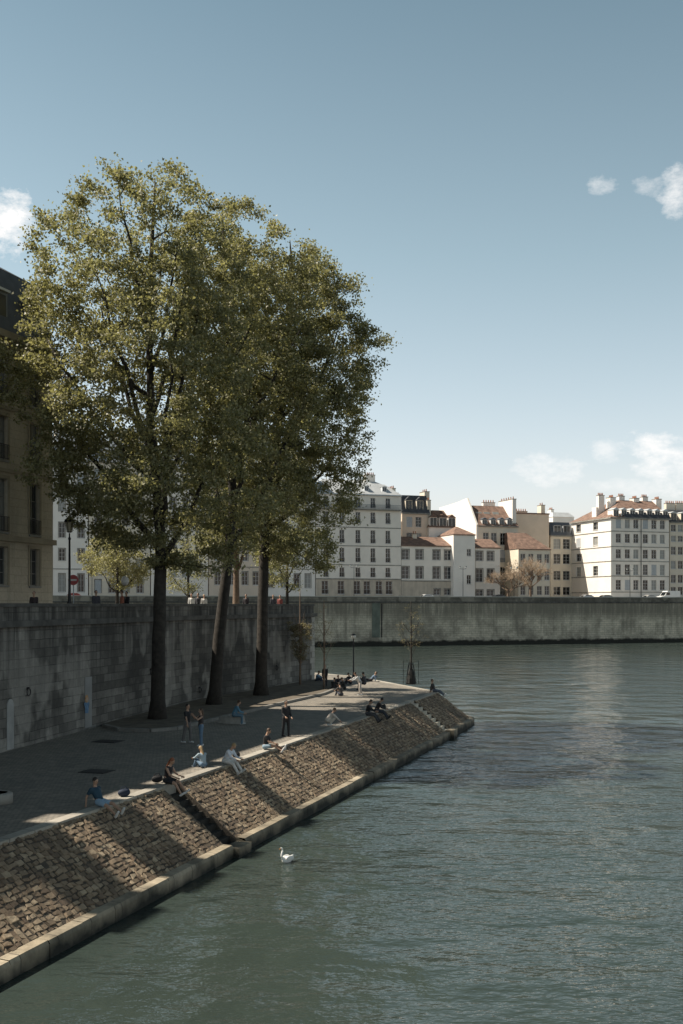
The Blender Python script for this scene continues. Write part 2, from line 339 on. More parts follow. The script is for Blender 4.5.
# small pasted paper figure on the wall
p, d, nr = on_wall(86, 0, .045); zc = zat(86, 704)
ps = empty('wall_poster', p+Vector((0, 0, zc)), 0, 'small orange and blue pasted paper cut-out on the dark quay wall', 'poster')
def flat(name, pts, mat, o=0):
    b = MB(); f = [d*x+Vector((0, 0, z))+nr*o for x, z in pts]; k = [q-nr*.012 for q in f]; b.face(f)
    for i in range(len(f)): b.face([f[i-1], k[i-1], k[i], f[i]])
    return b.build(name, mat, ps)
flat('paper_hair', [(.19*math.cos(a)*(1+.12*math.cos(5*a)), .27+.2*math.sin(a)) for a in [2*math.pi*i/18 for i in range(18)]], plain('poster_orange', (.42, .24, .10), .8, .3, 9))
flat('paper_face', [(.1*math.cos(a), .24+.12*math.sin(a)) for a in [2*math.pi*i/14 for i in range(14)]], plain('poster_skin', (.45, .33, .25), .8, .1, 9), .012)
flat('paper_body', [(-.2, -.45), (.17, -.48), (.24, -.2), (.33, .0), (.25, .08), (.12, .07), (-.12, .07), (-.27, .1), (-.34, .02), (-.22, -.18)], plain('poster_blue', (.10, .19, .30), .8, .3, 9), .004)
# ------------------------------------------------------------------ revetment
RUN = 2.35
def offs(pts, dist):
    out = []
    for i in range(len(pts)):
        d1 = (pts[i]-pts[i-1]).normalized() if i else (pts[1]-pts[0]).normalized()
        d2 = (pts[i+1]-pts[i]).normalized() if i < len(pts)-1 else d1
        n1, n2 = Vector((d1.y, -d1.x, 0)), Vector((d2.y, -d2.x, 0)); n = (n1+n2).normalized(); out.append(pts[i]+n*dist/max(.45, n.dot(n1)))
    return out
gu0, gu1 = 34.9, 36.0; su0, su1 = 70.4, 71.5
tip_a = tip - U*.9; nd = (far1-tip).normalized(); tip_b = tip+nd*.9; tip_m = (tip_a+tip_b)/2*.35+tip*.65
tipu = tip_a.dot(U)
segs = [[near, UV(gu0, KA)], [UV(gu1, KA), UV(su0, KA)], [UV(su1, KA), UV(tipu, tip_a.dot(-V)), tip_m, tip_b, far1, far2, far3]]
rev_lab = ['near sloping bank of brown rubble stone, left of the dark gully', 'long sloping bank of brown rubble stone between the gully and the small steps', 'rounded rubble bank at the tip of the quay, right of the small steps']
rng = random.Random(3)
for si, seg in enumerate(segs):
    rt = empty('stone_embankment', (0, 0, 0), 0, rev_lab[si], 'embankment', None)
    bot = offs(seg, RUN); out = offs(seg, RUN+.36)
    z1, z0 = ZQ-.02, .42
    bm_ = MB(); st = MB(); toe = MB(); kb = MB(); kin = offs(seg, -.34); kout = offs(seg, .06)
    uu = 0
    for i in range(len(seg)-1):
        A, B, C, D = seg[i]+Vector((0, 0, z1)), seg[i+1]+Vector((0, 0, z1)), bot[i+1]+Vector((0, 0, z0)), bot[i]+Vector((0, 0, z0))
        bm_.face([D, C, B, A])
        L_ = (B-A).length; Lb = (C-D).length; l = max(L_, .1); sl = (D-A).length; nrm = (C-D).cross(A-D).normalized() if Lb > .1 else Vector((0, 0, 1))
        rows = 17
        for r in range(rows):
            v0, v1 = r/rows, (r+1)/rows; Lr = L_*(1-(v0+v1)/2)+Lb*(v0+v1)/2; t = -rng.random()*.3
            while t < Lr:
                w = rng.uniform(.12, .36); a, c = max(t, 0)/Lr, min(t+w, Lr)/Lr; t += w
                if (c-a)*Lr < .08: continue
                gp = .011; ga, gv = gp/Lr, gp/sl
                j = lambda s: rng.uniform(-s, s)
                def P(a_, v_, h=0): return (A.lerp(B, a_)).lerp(D.lerp(C, a_), v_)+nrm*h
                q = [(a+ga+j(.04)/Lr, v0+gv+j(.05)/sl), (c-ga+j(.04)/Lr, v0+gv+j(.05)/sl), (c-ga+j(.04)/Lr, v1-gv+j(.05)/sl), (a+ga+j(.04)/Lr, v1-gv+j(.05)/sl)]
                q = [(min(1, max(0, x)), min(1, max(0, y))) for x, y in q]
                h = rng.uniform(.005, .034)*(1 if rng.random() > .12 else 1.9); cx_, cy_ = sum(x for x, y in q)/4, sum(y for x, y in q)/4
                sh = rng.uniform(.78, .92)
                st.hexa([P(x, y, -.02) for x, y in q][::-1], [P(cx_+(x-cx_)*sh, cy_+(y-cy_)*sh, h+j(.010)) for x, y in q][::-1])
        # toe ledge, flat top then a wet vertical face
        a, b2, c, d_ = bot[i], bot[i+1], out[i+1], out[i]; zt = .46
        tl = (b2-a).length
        zz = lambda p, z: Vector((p.x, p.y, z))
        nseg = max(1, int(tl/1.6)); cuts = [k/nseg for k in range(nseg+1)]
        for k in range(nseg):
            s0, s1 = cuts[k], cuts[k+1]; dz = rng.uniform(-.012, .012); e = rng.uniform(-.015, .015); g_ = .008/max(tl, .1)
            i0, i1 = a.lerp(b2, s0+g_), a.lerp(b2, s1-g_); o0, o1 = d_.lerp(c, s0+g_), d_.lerp(c, s1-g_); nn = (o0-i0).normalized()
            o0 = o0+nn*e; o1 = o1+nn*e
            i = i
            c0, c1 = i0.lerp(o0, .86), i1.lerp(o1, .86)
            toe.face([zz(i0, zt+dz), zz(c0, zt+dz-.02), zz(c1, zt+dz-.02), zz(i1, zt+dz)], [(uu+s0*tl, 0), (uu+s0*tl, .5), (uu+s1*tl, .5), (uu+s1*tl, 0)])
            toe.face([zz(c0, zt+dz-.02), zz(o0, zt+dz-.12), zz(o1, zt+dz-.12), zz(c1, zt+dz-.02)], [(uu+s0*tl, .5), (uu+s0*tl, .6), (uu+s1*tl, .6), (uu+s1*tl, .5)])
            toe.face([zz(o0, zt+dz-.12), zz(o0, -1), zz(o1, -1), zz(o1, zt+dz-.12)], [(uu+s0*tl, .6), (uu+s0*tl, 1.9), (uu+s1*tl, 1.9), (uu+s1*tl, .6)])
            toe.face([zz(i0, zt+dz), zz(i0, -1), zz(o0, -1), zz(o0, zt+dz-.12)]); toe.face([zz(i1, -1), zz(i1, zt+dz), zz(o1, zt+dz-.12), zz(o1, -1)])
        # kerb at the top edge
        a, b2, c, d_ = kin[i], kin[i+1], kout[i+1], kout[i]
        kb.face([zz(a, ZQ+.03), zz(d_, ZQ+.03), zz(c, ZQ+.03), zz(b2, ZQ+.03)], [(uu, 0), (uu, .5), (uu+tl, .5), (uu+tl, 0)])
        kb.face([zz(d_, ZQ+.03), zz(d_, ZQ-.28), zz(c, ZQ-.28), zz(c, ZQ+.03)], [(uu, .5), (uu, .8), (uu+tl, .8), (uu+tl, .5)])
        kb.face([zz(a, ZQ-.1), zz(a, ZQ+.03), zz(b2, ZQ+.03), zz(b2, ZQ-.1)])
        uu += tl
    for e, rev in ((0, 0), (-1, 1)):            # cheeks
        a, d_ = seg[e], bot[e]; q = [zz(a, ZQ-.02), zz(a, -1), zz(d_, -1), zz(d_, .42)]
        bm_.face(q if rev else q[::-1])
    bm_.build('rubble_bed', M['mortar'], rt); st.build('facing_stones', M['stones'], rt)
    toe.build('toe_ledge', M['toe'], rt); kb.build('kerb', M['kerb'], rt)
# the gully and the small steps fill the two breaks
def stair(name, u0, u1, n, mat, lab, cat, deep=0.0, wid=RUN):
    t = empty(name, UV(u0, KA), -TH, lab, cat); b = MB()
    for k in range(n):
        y0 = k*wid/n; z = ZQ-(k+1)*(ZQ-.45)/n-deep
        b.box(-0.0+y0, y0+wid/n, 0, u1-u0, -1, z)
    b.build('steps', mat, t)
    c = MB(); c.box(-.42, .0, 0, u1-u0, ZQ-.6, ZQ+.03); c.build('landing', M['kerb'], t)
    e = MB(); e.box(wid, wid+.58, 0.0, u1-u0, -1, .47-deep*.8); e.build('toe_block', M['toe'], t)
    return t
stair('gully', gu0, gu1, 9, plain('dark_gully_stone', (.022, .02, .016), .9, .4, 4, bmp=.03), 'dark stepped gully cutting down through the rubble bank to the river', 'gully', .16)  # gully steps in one near-black colour, much darker than the bank
sts = stair('stone_steps', su0, su1, 8, plain('pale_step_stone', (.50, .45, .36), .85, .2, 2), 'narrow flight of small stone steps cut into the bank near the tip of the quay', 'steps', -.06)
# ------------------------------------------------------------------ planting bed and details of the promenade
def slabpoly(pts, z0, z1, name, mat, parent=None):
    b = MB(); b.face([Vector((p.x, p.y, z1)) for p in pts])
    for i in range(len(pts)): a, c = pts[i-1], pts[i]; b.face([Vector((a.x, a.y, z0)), Vector((c.x, c.y, z0)), Vector((c.x, c.y, z1)), Vector((a.x, a.y, z1))])
    return b.build(name, mat, parent)
bp = [G(x, y, ZQ) for x, y in [(104, 727), (120, 731), (150, 732), (176, 730), (200, 724), (262, 709), (323, 695), (340, 688)]]
for p in bp: p.z = 0
bin_ = [on_wall(x, 0, 0)[0] for x in (104, 150, 200, 262, 305)]
slabpoly(bp+[G(331, 681, ZQ).xy.to_3d()]+[corner+V*.02]+bin_[::-1], ZQ-.1, ZQ+.10, 'ground', M['earth']); tag(bpy.data.objects['ground'], kind='structure')
b = MB(); kpt = bp
for i in range(len(kpt)-1):
    A, B = kpt[i], kpt[i+1]; d = (B-A).normalized(); n_ = Vector((d.y, -d.x, 0)); L_ = (B-A).length; k = max(1, round(L_/1.1))
    for j in range(k):
        a, c = A.lerp(B, j/k)+d*.015, A.lerp(B, (j+1)/k)-d*.015; q = [a+n_*.12, c+n_*.12, c-n_*.12, a-n_*.12]
        b.hexa([p+Vector((0, 0, ZQ-.1)) for p in q], [p+Vector((0, 0, ZQ+.16)) for p in q])
tag(b.build('bed_kerb', plain('bed_kerb_stone', (.20, .19, .17), .9, .2, 2)), 'low stone edging along the earth bed under the three big trees', 'kerb')
for (x, y, w, l_, lab) in [(97, 771.5, 1.1, .95, 'dark square drain cover set in the promenade, nearer of the two'), (108, 741.5, 1.25, 1.0, 'dark square drain cover near the foot of the quay wall, farther of the two')]:
    p = G(x, y, ZQ); o = MB().box(-w/2, w/2, -l_/2, l_/2, .004, .02); o.box(-w/2+.08, w/2-.08, -l_/2+.08, l_/2-.08, .02, .028)
    o = o.build('drain_cover', M['drain']); o.location = p; o.rotation_euler = (0, 0, -TH); tag(o, lab, 'drain cover')
p = G(-3, 803, ZQ); pr = empty('stone_planter', p, 0, 'low round stone planter on the promenade at the left edge', 'planter')
MB().lathe([(.50, 0), (.50, .30), (.44, .34), (.33, .34), (.33, .16), (0, .16)], 28).build('rim', M['coping'], pr, True)
MB().lathe([(.32, .1), (.32, .27), (0, .31)], 20).build('soil', M['earth'], pr, True)
# ------------------------------------------------------------------ far quay wall and street
fa, fb = G(318, 646.6, 0), G(683, 642.0, 0)
WD = (fb-fa).normalized(); WN = Vector((WD.y, -WD.x, 0))          # along and towards the river
print('far wall dir', WD, fa, fb)
A0, A1 = fa-WD*190, fa+WD*420
fw = empty('far_quay_wall', (0, 0, 0), 0, 'long weathered stone quay wall across the river under the pale houses', 'retaining wall')
wallstrip([A0, A1], -1, 9.15, M['far_wall'], 'wall_face', fw, 1.0)
wallstrip([A0, A1], 9.15, 9.45, M['dark_coping'], 'cornice', fw, .8, .18)
wallstrip([A0, A1], 9.45, 10.4, ashlar('far_parapet_stone', (.17, .155, .125), (.26, .235, .19), (.07, .07, .06), 1.2, .45, .6), 'parapet', fw, .5, -.03)
wallstrip([A0, A1], 10.4, 10.58, plain('far_coping_stone', (.40, .385, .34), .85, .25, .5), 'coping', fw, .55, .05)
bt = MB(); ba = fa+WD*.0
wallstrip([A0, A1], -1, 1.75, M['far_wall'], 'wall_footing', fw, .4, .55)
pp = Vector((0, 0, 0))
s = ((379-CX)/F*fa.y-fa.x)/(WD.x-(379-CX)/F*WD.y); pc = fa+WD*s
b = MB(); q = [pc-WD*1.6+WN*.12, pc+WD*.2+WN*.12, pc+WD*.2-WN*.1, pc-WD*1.6-WN*.1]; b.hexa([p+Vector((0, 0, 1.8)) for p in q], [p+Vector((0, 0, 9.1)) for p in q])
b.build('buttress', plain('green_stained_stone', (.15, .17, .14), .9, .3, .7, streak=True), fw)
b = MB(); b.tube([pc+WD*.6+WN*.1+Vector((0, 0, z)) for z in (1.8, 9.0)], .12, 6); b.build('drain_pipe', M['iron'], fw)
MB().face([A0-WN*.2+Vector((0, 0, ZF)), A1-WN*.2+Vector((0, 0, ZF)), A1-WN*3000+Vector((0, 0, ZF)), A0-WN*3000+Vector((0, 0, ZF))]).build('far_street', plain('far_asphalt', (.17, .165, .155), .9, .1, 1)); tag(bpy.data.objects['far_street'], kind='structure')
# ------------------------------------------------------------------ buildings
def facade(parent, name, L_, z0, z1, wins, mat, rev=.28, org=(0, 0), ang=0, bands=()):
    """wall in the local plane y=0 (outside is -y) with real openings; wins = (u0,u1,z0,z1)"""
    xf = Matrix.Translation((org[0], org[1], 0)) @ Matrix.Rotation(ang, 4, 'Z')
    us = sorted({0, L_} | {w[0] for w in wins} | {w[1] for w in wins}); zs = sorted({z0, z1} | {w[2] for w in wins} | {w[3] for w in wins})
    b = MB()
    for i in range(len(us)-1):
        for j in range(len(zs)-1):
            cu, cz = (us[i]+us[i+1])/2, (zs[j]+zs[j+1])/2
            if any(w[0] < cu < w[1] and w[2] < cz < w[3] for w in wins): continue
            b.face([(us[i], 0, zs[j]), (us[i+1], 0, zs[j]), (us[i+1], 0, zs[j+1]), (us[i], 0, zs[j+1])], [(us[i], zs[j]), (us[i+1], zs[j]), (us[i+1], zs[j+1]), (us[i], zs[j+1])])
    for (a, c, d, e) in wins:
        b.face([(a, 0, d), (a, rev, d), (a, rev, e), (a, 0, e)]); b.face([(c, rev, d), (c, 0, d), (c, 0, e), (c, rev, e)])
        b.face([(a, 0, d), (c, 0, d), (c, rev, d), (a, rev, d)]); b.face([(a, rev, e), (c, rev, e), (c, 0, e), (a, 0, e)])
    b.build(name, mat, parent, xf=xf)
    return xf
wrng = random.Random(11)
def window(parent, xf, a, c, d, e, rev=.28, style=None, rail=False, surround=False, fm='frame'):
    b = MB(); t = .07 if (c-a) > .7 else .05; w = c-a
    b.box(a, a+t, rev-.09, rev, d, e); b.box(c-t, c, rev-.09, rev, d, e); b.box(a+t, c-t, rev-.09, rev, e-t, e); b.box(a+t, c-t, rev-.09, rev, d, d+t)
    b.box((a+c)/2-.04, (a+c)/2+.04, rev-.085, rev-.002, d+t, e-t)
    nb = 2 if e-d < 2.2 else 3
    for k in range(1, nb): z = d+(e-d)*k/nb; b.box(a+t, (a+c)/2-.04, rev-.07, rev-.004, z-.022, z+.022); b.box((a+c)/2+.04, c-t, rev-.07, rev-.004, z-.022, z+.022)
    b.box(a-.08, c+.08, -.10, .02, d-.12, d-.003)
    if surround:
        b.mi = 1; b.box(a-.16, a-.004, -.05, -.003, d-.003, e); b.box(c+.004, c+.16, -.05, -.003, d-.003, e); b.box(a-.16, c+.16, -.06, -.003, e, e+.2)
    f = b.build('window', [M[fm], M['coping' if fm == 'frame' else 'tan_string']], parent, xf=xf)
    g = MB().face([(a, rev-.03, d), (c, rev-.03, d), (c, rev-.03, e), (a, rev-.03, e)])
    s = style or wrng.choice(['g1', 'g1', 'g1', 'g2', 'g3', 'g3', 'shut'])
    if s == 'shut':
        g = MB().box(a+.02, (a+c)/2-.01, .05, .09, d+.02, e-.02).box((a+c)/2+.01, c-.02, .05, .09, d+.02, e-.02)
        g.build('shutter', M['shutter'], f, xf=xf)
    else:
        g.build('pane', M[s], f, xf=xf)
    if rail:
        r = MB(); zt = d+.85; r.box(a-.02, c+.02, -.13, -.1, zt, zt+.04); r.box(a-.02, c+.02, -.13, -.1, d+.05, d+.09); k = max(4, int(w/.14))
        for i in range(k+1): x = a+w*i/k; r.box(x-.012, x+.012, -.125, -.105, d+.09, zt)
        r.build('window_rail', M['iron'], f, xf=xf)
    return f
def chimney(parent, x0, x1, y0, y1, z0, z1, mat='white_wall', pots=4, cap=True):
    b = MB(); b.box(x0, x1, y0, y1, z0, z1)
    b.mi = 1; b.box(x0-.08, x1+.08, y0-.08, y1+.08, z1, z1+.14)
    b.mi = 2; lx, ly = x1-x0, y1-y0
    for k in range(pots):
        t = (k+.5)/pots; cx, cy = ((x0+x1)/2, y0+ly*t) if ly > lx else (x0+lx*t, (y0+y1)/2)
        b.lathe([(.15, 0), (.15, .1), (.11, .5), (.13, .58)], 8, (cx, cy, z1+.14))
    return b.build('chimney', [M[mat], M['coping'], M['pot']], parent)
def dormer(parent, xc, w, yf, z0, z1, dep=1.6, mat='frame', roofm='darkzinc', style='g1', peak=.45):
    b = MB(); a, c = xc-w/2, xc+w/2
    b.box(a, c, yf+.1, yf+dep, z0, z1)
    b.box(a, a+.12, yf, yf+.1, z0, z1); b.box(c-.12, c, yf, yf+.1, z0, z1); b.box(a+.12, c-.12, yf, yf+.1, z1-.12, z1); b.box(xc-.03, xc+.03, yf+.02, yf+.1, z0, z1-.12)
    b.mi = 1
    b.hexa([(a-.12, yf-.12, z1+.003), (c+.12, yf-.12, z1+.003), (c+.12, yf+dep, z1+.003), (a-.12, yf+dep, z1+.003)], [(xc-.02, yf-.12, z1+peak), (xc+.02, yf-.12, z1+peak), (xc+.02, yf+dep, z1+peak), (xc-.02, yf+dep, z1+peak)])
    o = b.build('dormer', [M[mat], M[roofm]], parent)
    MB().face([(a+.12, yf+.095, z0), (c-.12, yf+.095, z0), (c-.12, yf+.095, z1-.12), (a+.12, yf+.095, z1-.12)]).build('pane', M[style], o)
    return o
class House:
    """a house on the far quay: front edge between picture columns x0 and x1, set back from the quay wall"""
    def __init__(h, x0, x1, sb, lab, depth=12, name='town_house'):
        h.o = fa-WN*sb; h.sb = sb
        h.p0, h.p1 = h.hit(x0), h.hit(x1); h.L = (h.p1-h.p0).length; h.D = depth
        h.root = empty(name, h.p0+Vector((0, 0, 0)), math.atan2(WD.y, WD.x), lab, 'building', 'pale town houses along the far quay')
    def hit(h, px):
        t = (px-CX)/F; s = (t*h.o.y-h.o.x)/(WD.x-t*WD.y); return h.o+WD*s
    def u(h, px): return (h.hit(px)-h.p0).dot(WD)
    def z(h, px, py): return CH+(HZ-py)*h.hit(px).y/F
    def wins(h, cols, rows, w, xr=None):
        xr = xr or cols[len(cols)//2]; return [(h.u(c)-w/2, h.u(c)+w/2, h.z(xr, y1), h.z(xr, y0)) for (y0, y1) in rows for c in cols]
    def body(h, ztop, wins, mat, rail_rows=(), styles=None, surround=False, allrail=False, base=None):
        wl = wins
        z0 = ZF
        if base:
            lo = [w for w in wl if w[3] < base]; hi = [w for w in wl if w[2] > base-.01]
            xf = facade(h.root, 'wall', h.L, base, ztop, hi, M[mat]); facade(h.root, 'ground_floor_wall', h.L, z0, base, lo, M['base_stone'])
            MB().box(-.02, h.L+.02, -.12, -.003, base-.12, base+.12).build('string_course', M['coping'], h.root)
        else: xf = facade(h.root, 'wall', h.L, z0, ztop, wl, M[mat])
        sidez = MB().face([(0, h.D, z0), (0, 0, z0), (0, 0, ztop), (0, h.D, ztop)]).face([(h.L, 0, z0), (h.L, h.D, z0), (h.L, h.D, ztop), (h.L, 0, ztop)]).face([(h.L, h.D, z0), (0, h.D, z0), (0, h.D, ztop), (h.L, h.D, ztop)]).face([(0, 0, ztop), (h.L, 0, ztop), (h.L, h.D, ztop), (0, h.D, ztop)])
        sidez.build('side_wall', M[mat if mat != 'grey_wall' else 'white_wall'], h.root)
        for w in wl:
            window(h.root, xf, *w, style=styles, rail=allrail, surround=surround)
        return xf
    def cornice(h, z, mat='coping', d=.35, t=.3):
        return MB().box(-.1, h.L+.1, -d, -.003, z-t, z).build('cornice', M[mat], h.root)
    def course(h, z, mat='coping'): return MB().box(0, h.L, -.09, -.003, z-.09, z+.09).build('string_course', M[mat], h.root)
    def roof(h, z0, z1, mat, l=0, r=0, f=0, b=0, y0=-.3, x0=0, x1=None, yb=None):
        return MB().frustum(x0-.15, (h.L if x1 is None else x1)+.15, y0, (h.D if yb is None else yb)+.2, z0, z1, l, r, f, b).build('roof', M[mat], h.root)
SB = 13
# row behind the trees (left part of the far quay)
def plain_block(x0, x1, ytop, cols, rows, lab, mat, roofm='zinc', ymans=None, sb=SB, arch=None):
    h = House(x0, x1, sb, lab); xm = (x0+x1)/2; zt = h.z(xm, ytop)
    h.body(zt, h.wins(cols, rows, 1.25), mat, surround=True, allrail=False, base=None)
    h.cornice(zt); h.course(h.z(xm, rows[-1][0]-5))
    zr = h.z(xm, ymans or ytop-22); rf = h.roof(zt, zr, roofm, 1.0, 1.0, 2.0, 2.0)
    n = 3
    for k in range(n): chimney(rf, h.L*(k+.3)/n, h.L*(k+.3)/n+.9, 4, 7, zt+1, zr+1.6, 'cream_wall', 4)
    for k in range(max(2, int(h.L/3.4))): dormer(h.root, h.L*(k+.5)/max(2, int(h.L/3.4)), 1.3, .2, zt+.4, zt+2.2, 2.2)
    return h
R5 = [(452, 464), (474, 487), (498, 512), (523, 538), (549, 561), (574, 592)]
plain_block(-60, 51, 446, [-48, -30, -12, 6, 24, 42], R5, 'cream stone apartment house partly behind the tan building at left', 'cream_wall')
hh = plain_block(53, 88, 452, [62, 81], R5, 'white stone apartment house with an arched ground doorway behind the tall lamp', 'white_wall')
plain_block(89, 150, 462, [98, 112, 126, 140], [(470, 480), (492, 505), (514, 526), (536, 549), (560, 572), (580, 593)], 'cream apartment house behind the pale flowering tree', 'cream_wall')
plain_block(151, 208, 470, [160, 173, 186, 199], [(478, 488), (498, 510), (520, 532), (541, 554), (564, 577)], 'grey fronted house seen between the first and second big trunks', 'grey_wall')
plain_block(209, 262, 476, [218, 232, 245, 256], [(484, 494), (505, 516), (526, 538), (549, 561), (572, 585)], 'peach fronted house seen between the second and third big trunks', 'peach_wall')
plain_block(263, 315, 480, [271, 284, 297, 308], [(488, 498), (508, 520), (530, 542), (552, 564), (574, 588)], 'white house behind the drooping crown at the right of the third trunk', 'white_wall')
# tall white corner house, zinc roof
h = House(316, 401, SB, 'tall six storey white house with a blue grey top floor balcony and pale zinc roof'); zt = h.z(360, 494)
cols = [326, 342, 358, 373, 388]
W_ = h.wins(cols, [(512, 523), (530, 543), (548, 562), (567.5, 577)], 1.15, 358)+h.wins(cols, [(497.5, 507.5)], 1.15, 358)+h.wins([325, 341, 357, 367, 379, 389], [(581, 594)], 1.5, 358)
h.body(zt, W_, 'grey_wall', base=h.z(360, 579), allrail=True, styles='g1')
for y in (509.5, 527.5, 546, 565): h.course(h.z(360, y))
h.cornice(zt, 'zinc', .45, .25)
zb = h.z(360, 509); bb = MB(); bb.box(0, h.L, -.95, -.003, zb-.18, zb); bb.build('balcony_slab', M['coping'], h.root)
r = MB(); r.box(0, h.L, -.92, -.88, zb+.95, zb+1.0); r.box(0, h.L, -.92, -.88, zb+.12, zb+.16)
for k in range(int(h.L/.16)): r.box(k*.16, k*.16+.025, -.915, -.885, zb+.16, zb+.95)
r.build('balcony_rail', plain('blue_grey_iron', (.10, .125, .14), .5, .1, 3), h.root)
rf = h.roof(zt, h.z(360, 482), 'zinc', 1.5, 3.0, 3.5, 3.0); z2 = h.z(360, 482)
MB().frustum(1.4, h.L-3.2, 3.4, 9, z2, h.z(360, 477.5), 2, 2, 1.5, 1.5).build('upper_roof', M['zinc'], h.root)
chimney(rf, h.u(372), h.u(382), 4.5, 5.8, z2-1, h.z(378, 473), 'grey_wall', 5); chimney(rf, h.u(398)-.8, h.u(398), 1.5, 7, zt, h.z(398, 488), 'cream_wall', 6)
for c in (348, 368, 386): dormer(h.root, h.u(c), 1.1, .9, zt+.5, zt+1.9, 1.6, 'zinc', 'zinc', 'g2', .15)
# peach house with mansard behind
h = House(402, 429, SB+9, 'narrow peach house with a black mansard and two round topped dormers'); zt = h.z(415, 513)
h.body(zt, h.wins([409.5, 418.5], [(517, 527), (533, 541)], 1.5), 'peach_wall'); h.cornice(zt)
rf = h.roof(zt, h.z(415, 495), 'slate', .4, .4, 1.4, 3)
for c in (409, 420): dormer(h.root, h.u(c), 1.7, .0, zt+.5, zt+3.0, 2.2, 'cream_wall', 'slate', 'g1', .9)
chimney(rf, h.L-.3, h.L+1.0, 2, 5, zt, h.z(430, 491), 'cream_wall', 3); chimney(rf, -1.0, 0.2, 3, 6, zt-3, h.z(402, 492), 'white_wall', 3)
# white house with brown hipped roof and dormer windows behind the low house
h = House(429, 455, SB+8, 'white attic house with a brown tiled hip above the low red roofed house'); zt = h.z(442, 517)
h.body(h.z(442, 527), [], 'white_wall')
zz0 = h.z(442, 527); rf = h.roof(zz0-.1, h.z(442, 509), 'tile', 2.5, 1.5, 4, 3)
for c in (433.5, 443, 452): dormer(h.root, h.u(c), 1.9, .0, zz0-.6, h.z(442, 517.5), 2.8, 'white_wall', 'tile', 'g1', .8)
chimney(rf, 0, .9, 1, 3, zz0, h.z(430, 500), 'cream_wall', 3)
# low two storey with red roof
h = House(401.5, 453, SB, 'low two storey white house with a long red tiled roof'); zt = h.z(427, 545.5)
xs = h.z(427, 581)
h.body(zt, h.wins([405.5, 419.5, 436.5, 448], [(550, 560), (567, 579)], 1.75)+h.wins([437, 447.5], [(589, 595)], 1.5), 'grey_wall', base=xs, surround=True, styles='g2')
h.cornice(zt, 'tile', .4, .2); rf = h.roof(zt, h.z(427, 535.5), 'tile', .6, .3, 5.8, 5.8, -.4)
chimney(rf, h.u(420), h.u(424), 4.2, 5, zt+.5, h.z(422, 533), 'cream_wall', 2)
# tower house
h = House(453.5, 475, SB-1.5, 'narrow pale tower house with a pyramid tile roof', 9); zt = h.z(464, 534.5)
h.body(zt, h.wins([469], [(549, 556), (575, 584)], 1.1), 'white_wall'); h.cornice(zt, 'tile', .3, .18)
rf = h.roof(zt, h.z(464, 525.5), 'tile', h.L/2, h.L/2, 4.5, 4.5)
# low grey house
h = House(475.5, 500, SB-.5, 'low grey house with four big windows right of the tower house', 9); zt = h.z(488, 547.5)
h.body(zt, h.wins([479.5, 490.5], [(551.5, 561), (569, 582), (590, 596)], 1.7), 'grey_wall', surround=True, styles='g2'); h.cornice(zt, 'tile', .4, .2)
rf = h.roof(zt, h.z(488, 538), 'tile', 0, .5, 4.4, 4.4)
chimney(rf, -.2, .8, 3, 5, zt, h.z(477, 536), 'white_wall', 2)
# cream house with skylights and dormers
h = House(478, 518, SB+7, 'taller cream house with red tile roof, skylights and four blue dormers'); zt = h.z(500, 526)
h.body(zt, h.wins([486, 494, 503, 512], [(533, 545), (550, 562), (567, 580), (585, 595)], 1.5), 'cream_wall', allrail=True); h.cornice(zt, 'coping', .4, .25)
rf = h.roof(zt, h.z(500, 504), 'tile', .5, .5, 6, 4, -.3)
gp = [(-.05, ZF), (22, ZF), (22, h.z(470, 500)), (11, h.z(470, 498)), (5.2, h.z(474, 496)), (-.05, zt+.2)]
b = MB(); q = [[(x, y, z) for y, z in gp] for x in (-.45, .0)]; b.face(q[0][::-1]); b.face(q[1])
for i in range(len(gp)): b.face([q[0][i-1], q[0][i], q[1][i], q[1][i-1]])
b.build('gable_wall', M['white_wall'], h.root)
for c in (485, 493.5, 502, 510): dormer(h.root, h.u(c), 1.35, .1, zt+.3, h.z(c, 519.5), 2.2, 'frame', 'darkzinc', 'g2', .5)
for c in (482, 490, 499): 
    u_ = h.u(c); zz_ = h.z(c, 514); MB().hexa([(u_, 2.75, zz_-.5), (u_+1.6, 2.75, zz_-.5), (u_+1.6, 3.2, zz_-.5), (u_, 3.2, zz_-.5)], [(u_, 3.2+.35, zz_+.8), (u_+1.6, 3.55, zz_+.8), (u_+1.6, 4.2, zz_+.8), (u_, 4.2, zz_+.8)]).build('skylight', M['g3'], h.root)
chimney(rf, h.u(517)-.9, h.u(517)+.1, .6, 8, zt-1, h.z(515, 499), 'white_wall', 6); chimney(rf, h.u(497), h.u(509), 7.5, 8.4, zt+2, h.z(502, 500), 'white_wall', 5)
# second blank gable
h = House(514, 549, SB+16, 'pale pink blank gable wall with chimneys behind the bare tree'); zt = h.z(530, 514)
h.body(zt, [], 'peach_wall'); rf = h.roof(zt, zt+.3, 'tile', .1, .1, .1, .1)
chimney(rf, h.u(522), h.u(533), 3, 4, zt, h.z(527, 510.5), 'peach_wall', 5); chimney(rf, h.u(543), h.u(547), 1, 3, zt, h.z(545, 505), 'cream_wall', 2)
# lower house behind bare tree
h = House(518.5, 550, SB, 'lower cream house with a red tile roof behind the bare tree'); zt = h.z(534, 549)
h.body(zt, h.wins([523, 531, 539.5, 547], [(554, 563), (569, 580), (586, 595)], 1.3), 'cream_wall', styles='g2'); rf = h.roof(zt, h.z(534, 531.5), 'tile', .1, 3.5, 6, 5.8)
h.cornice(zt, 'tile', .35, .2)
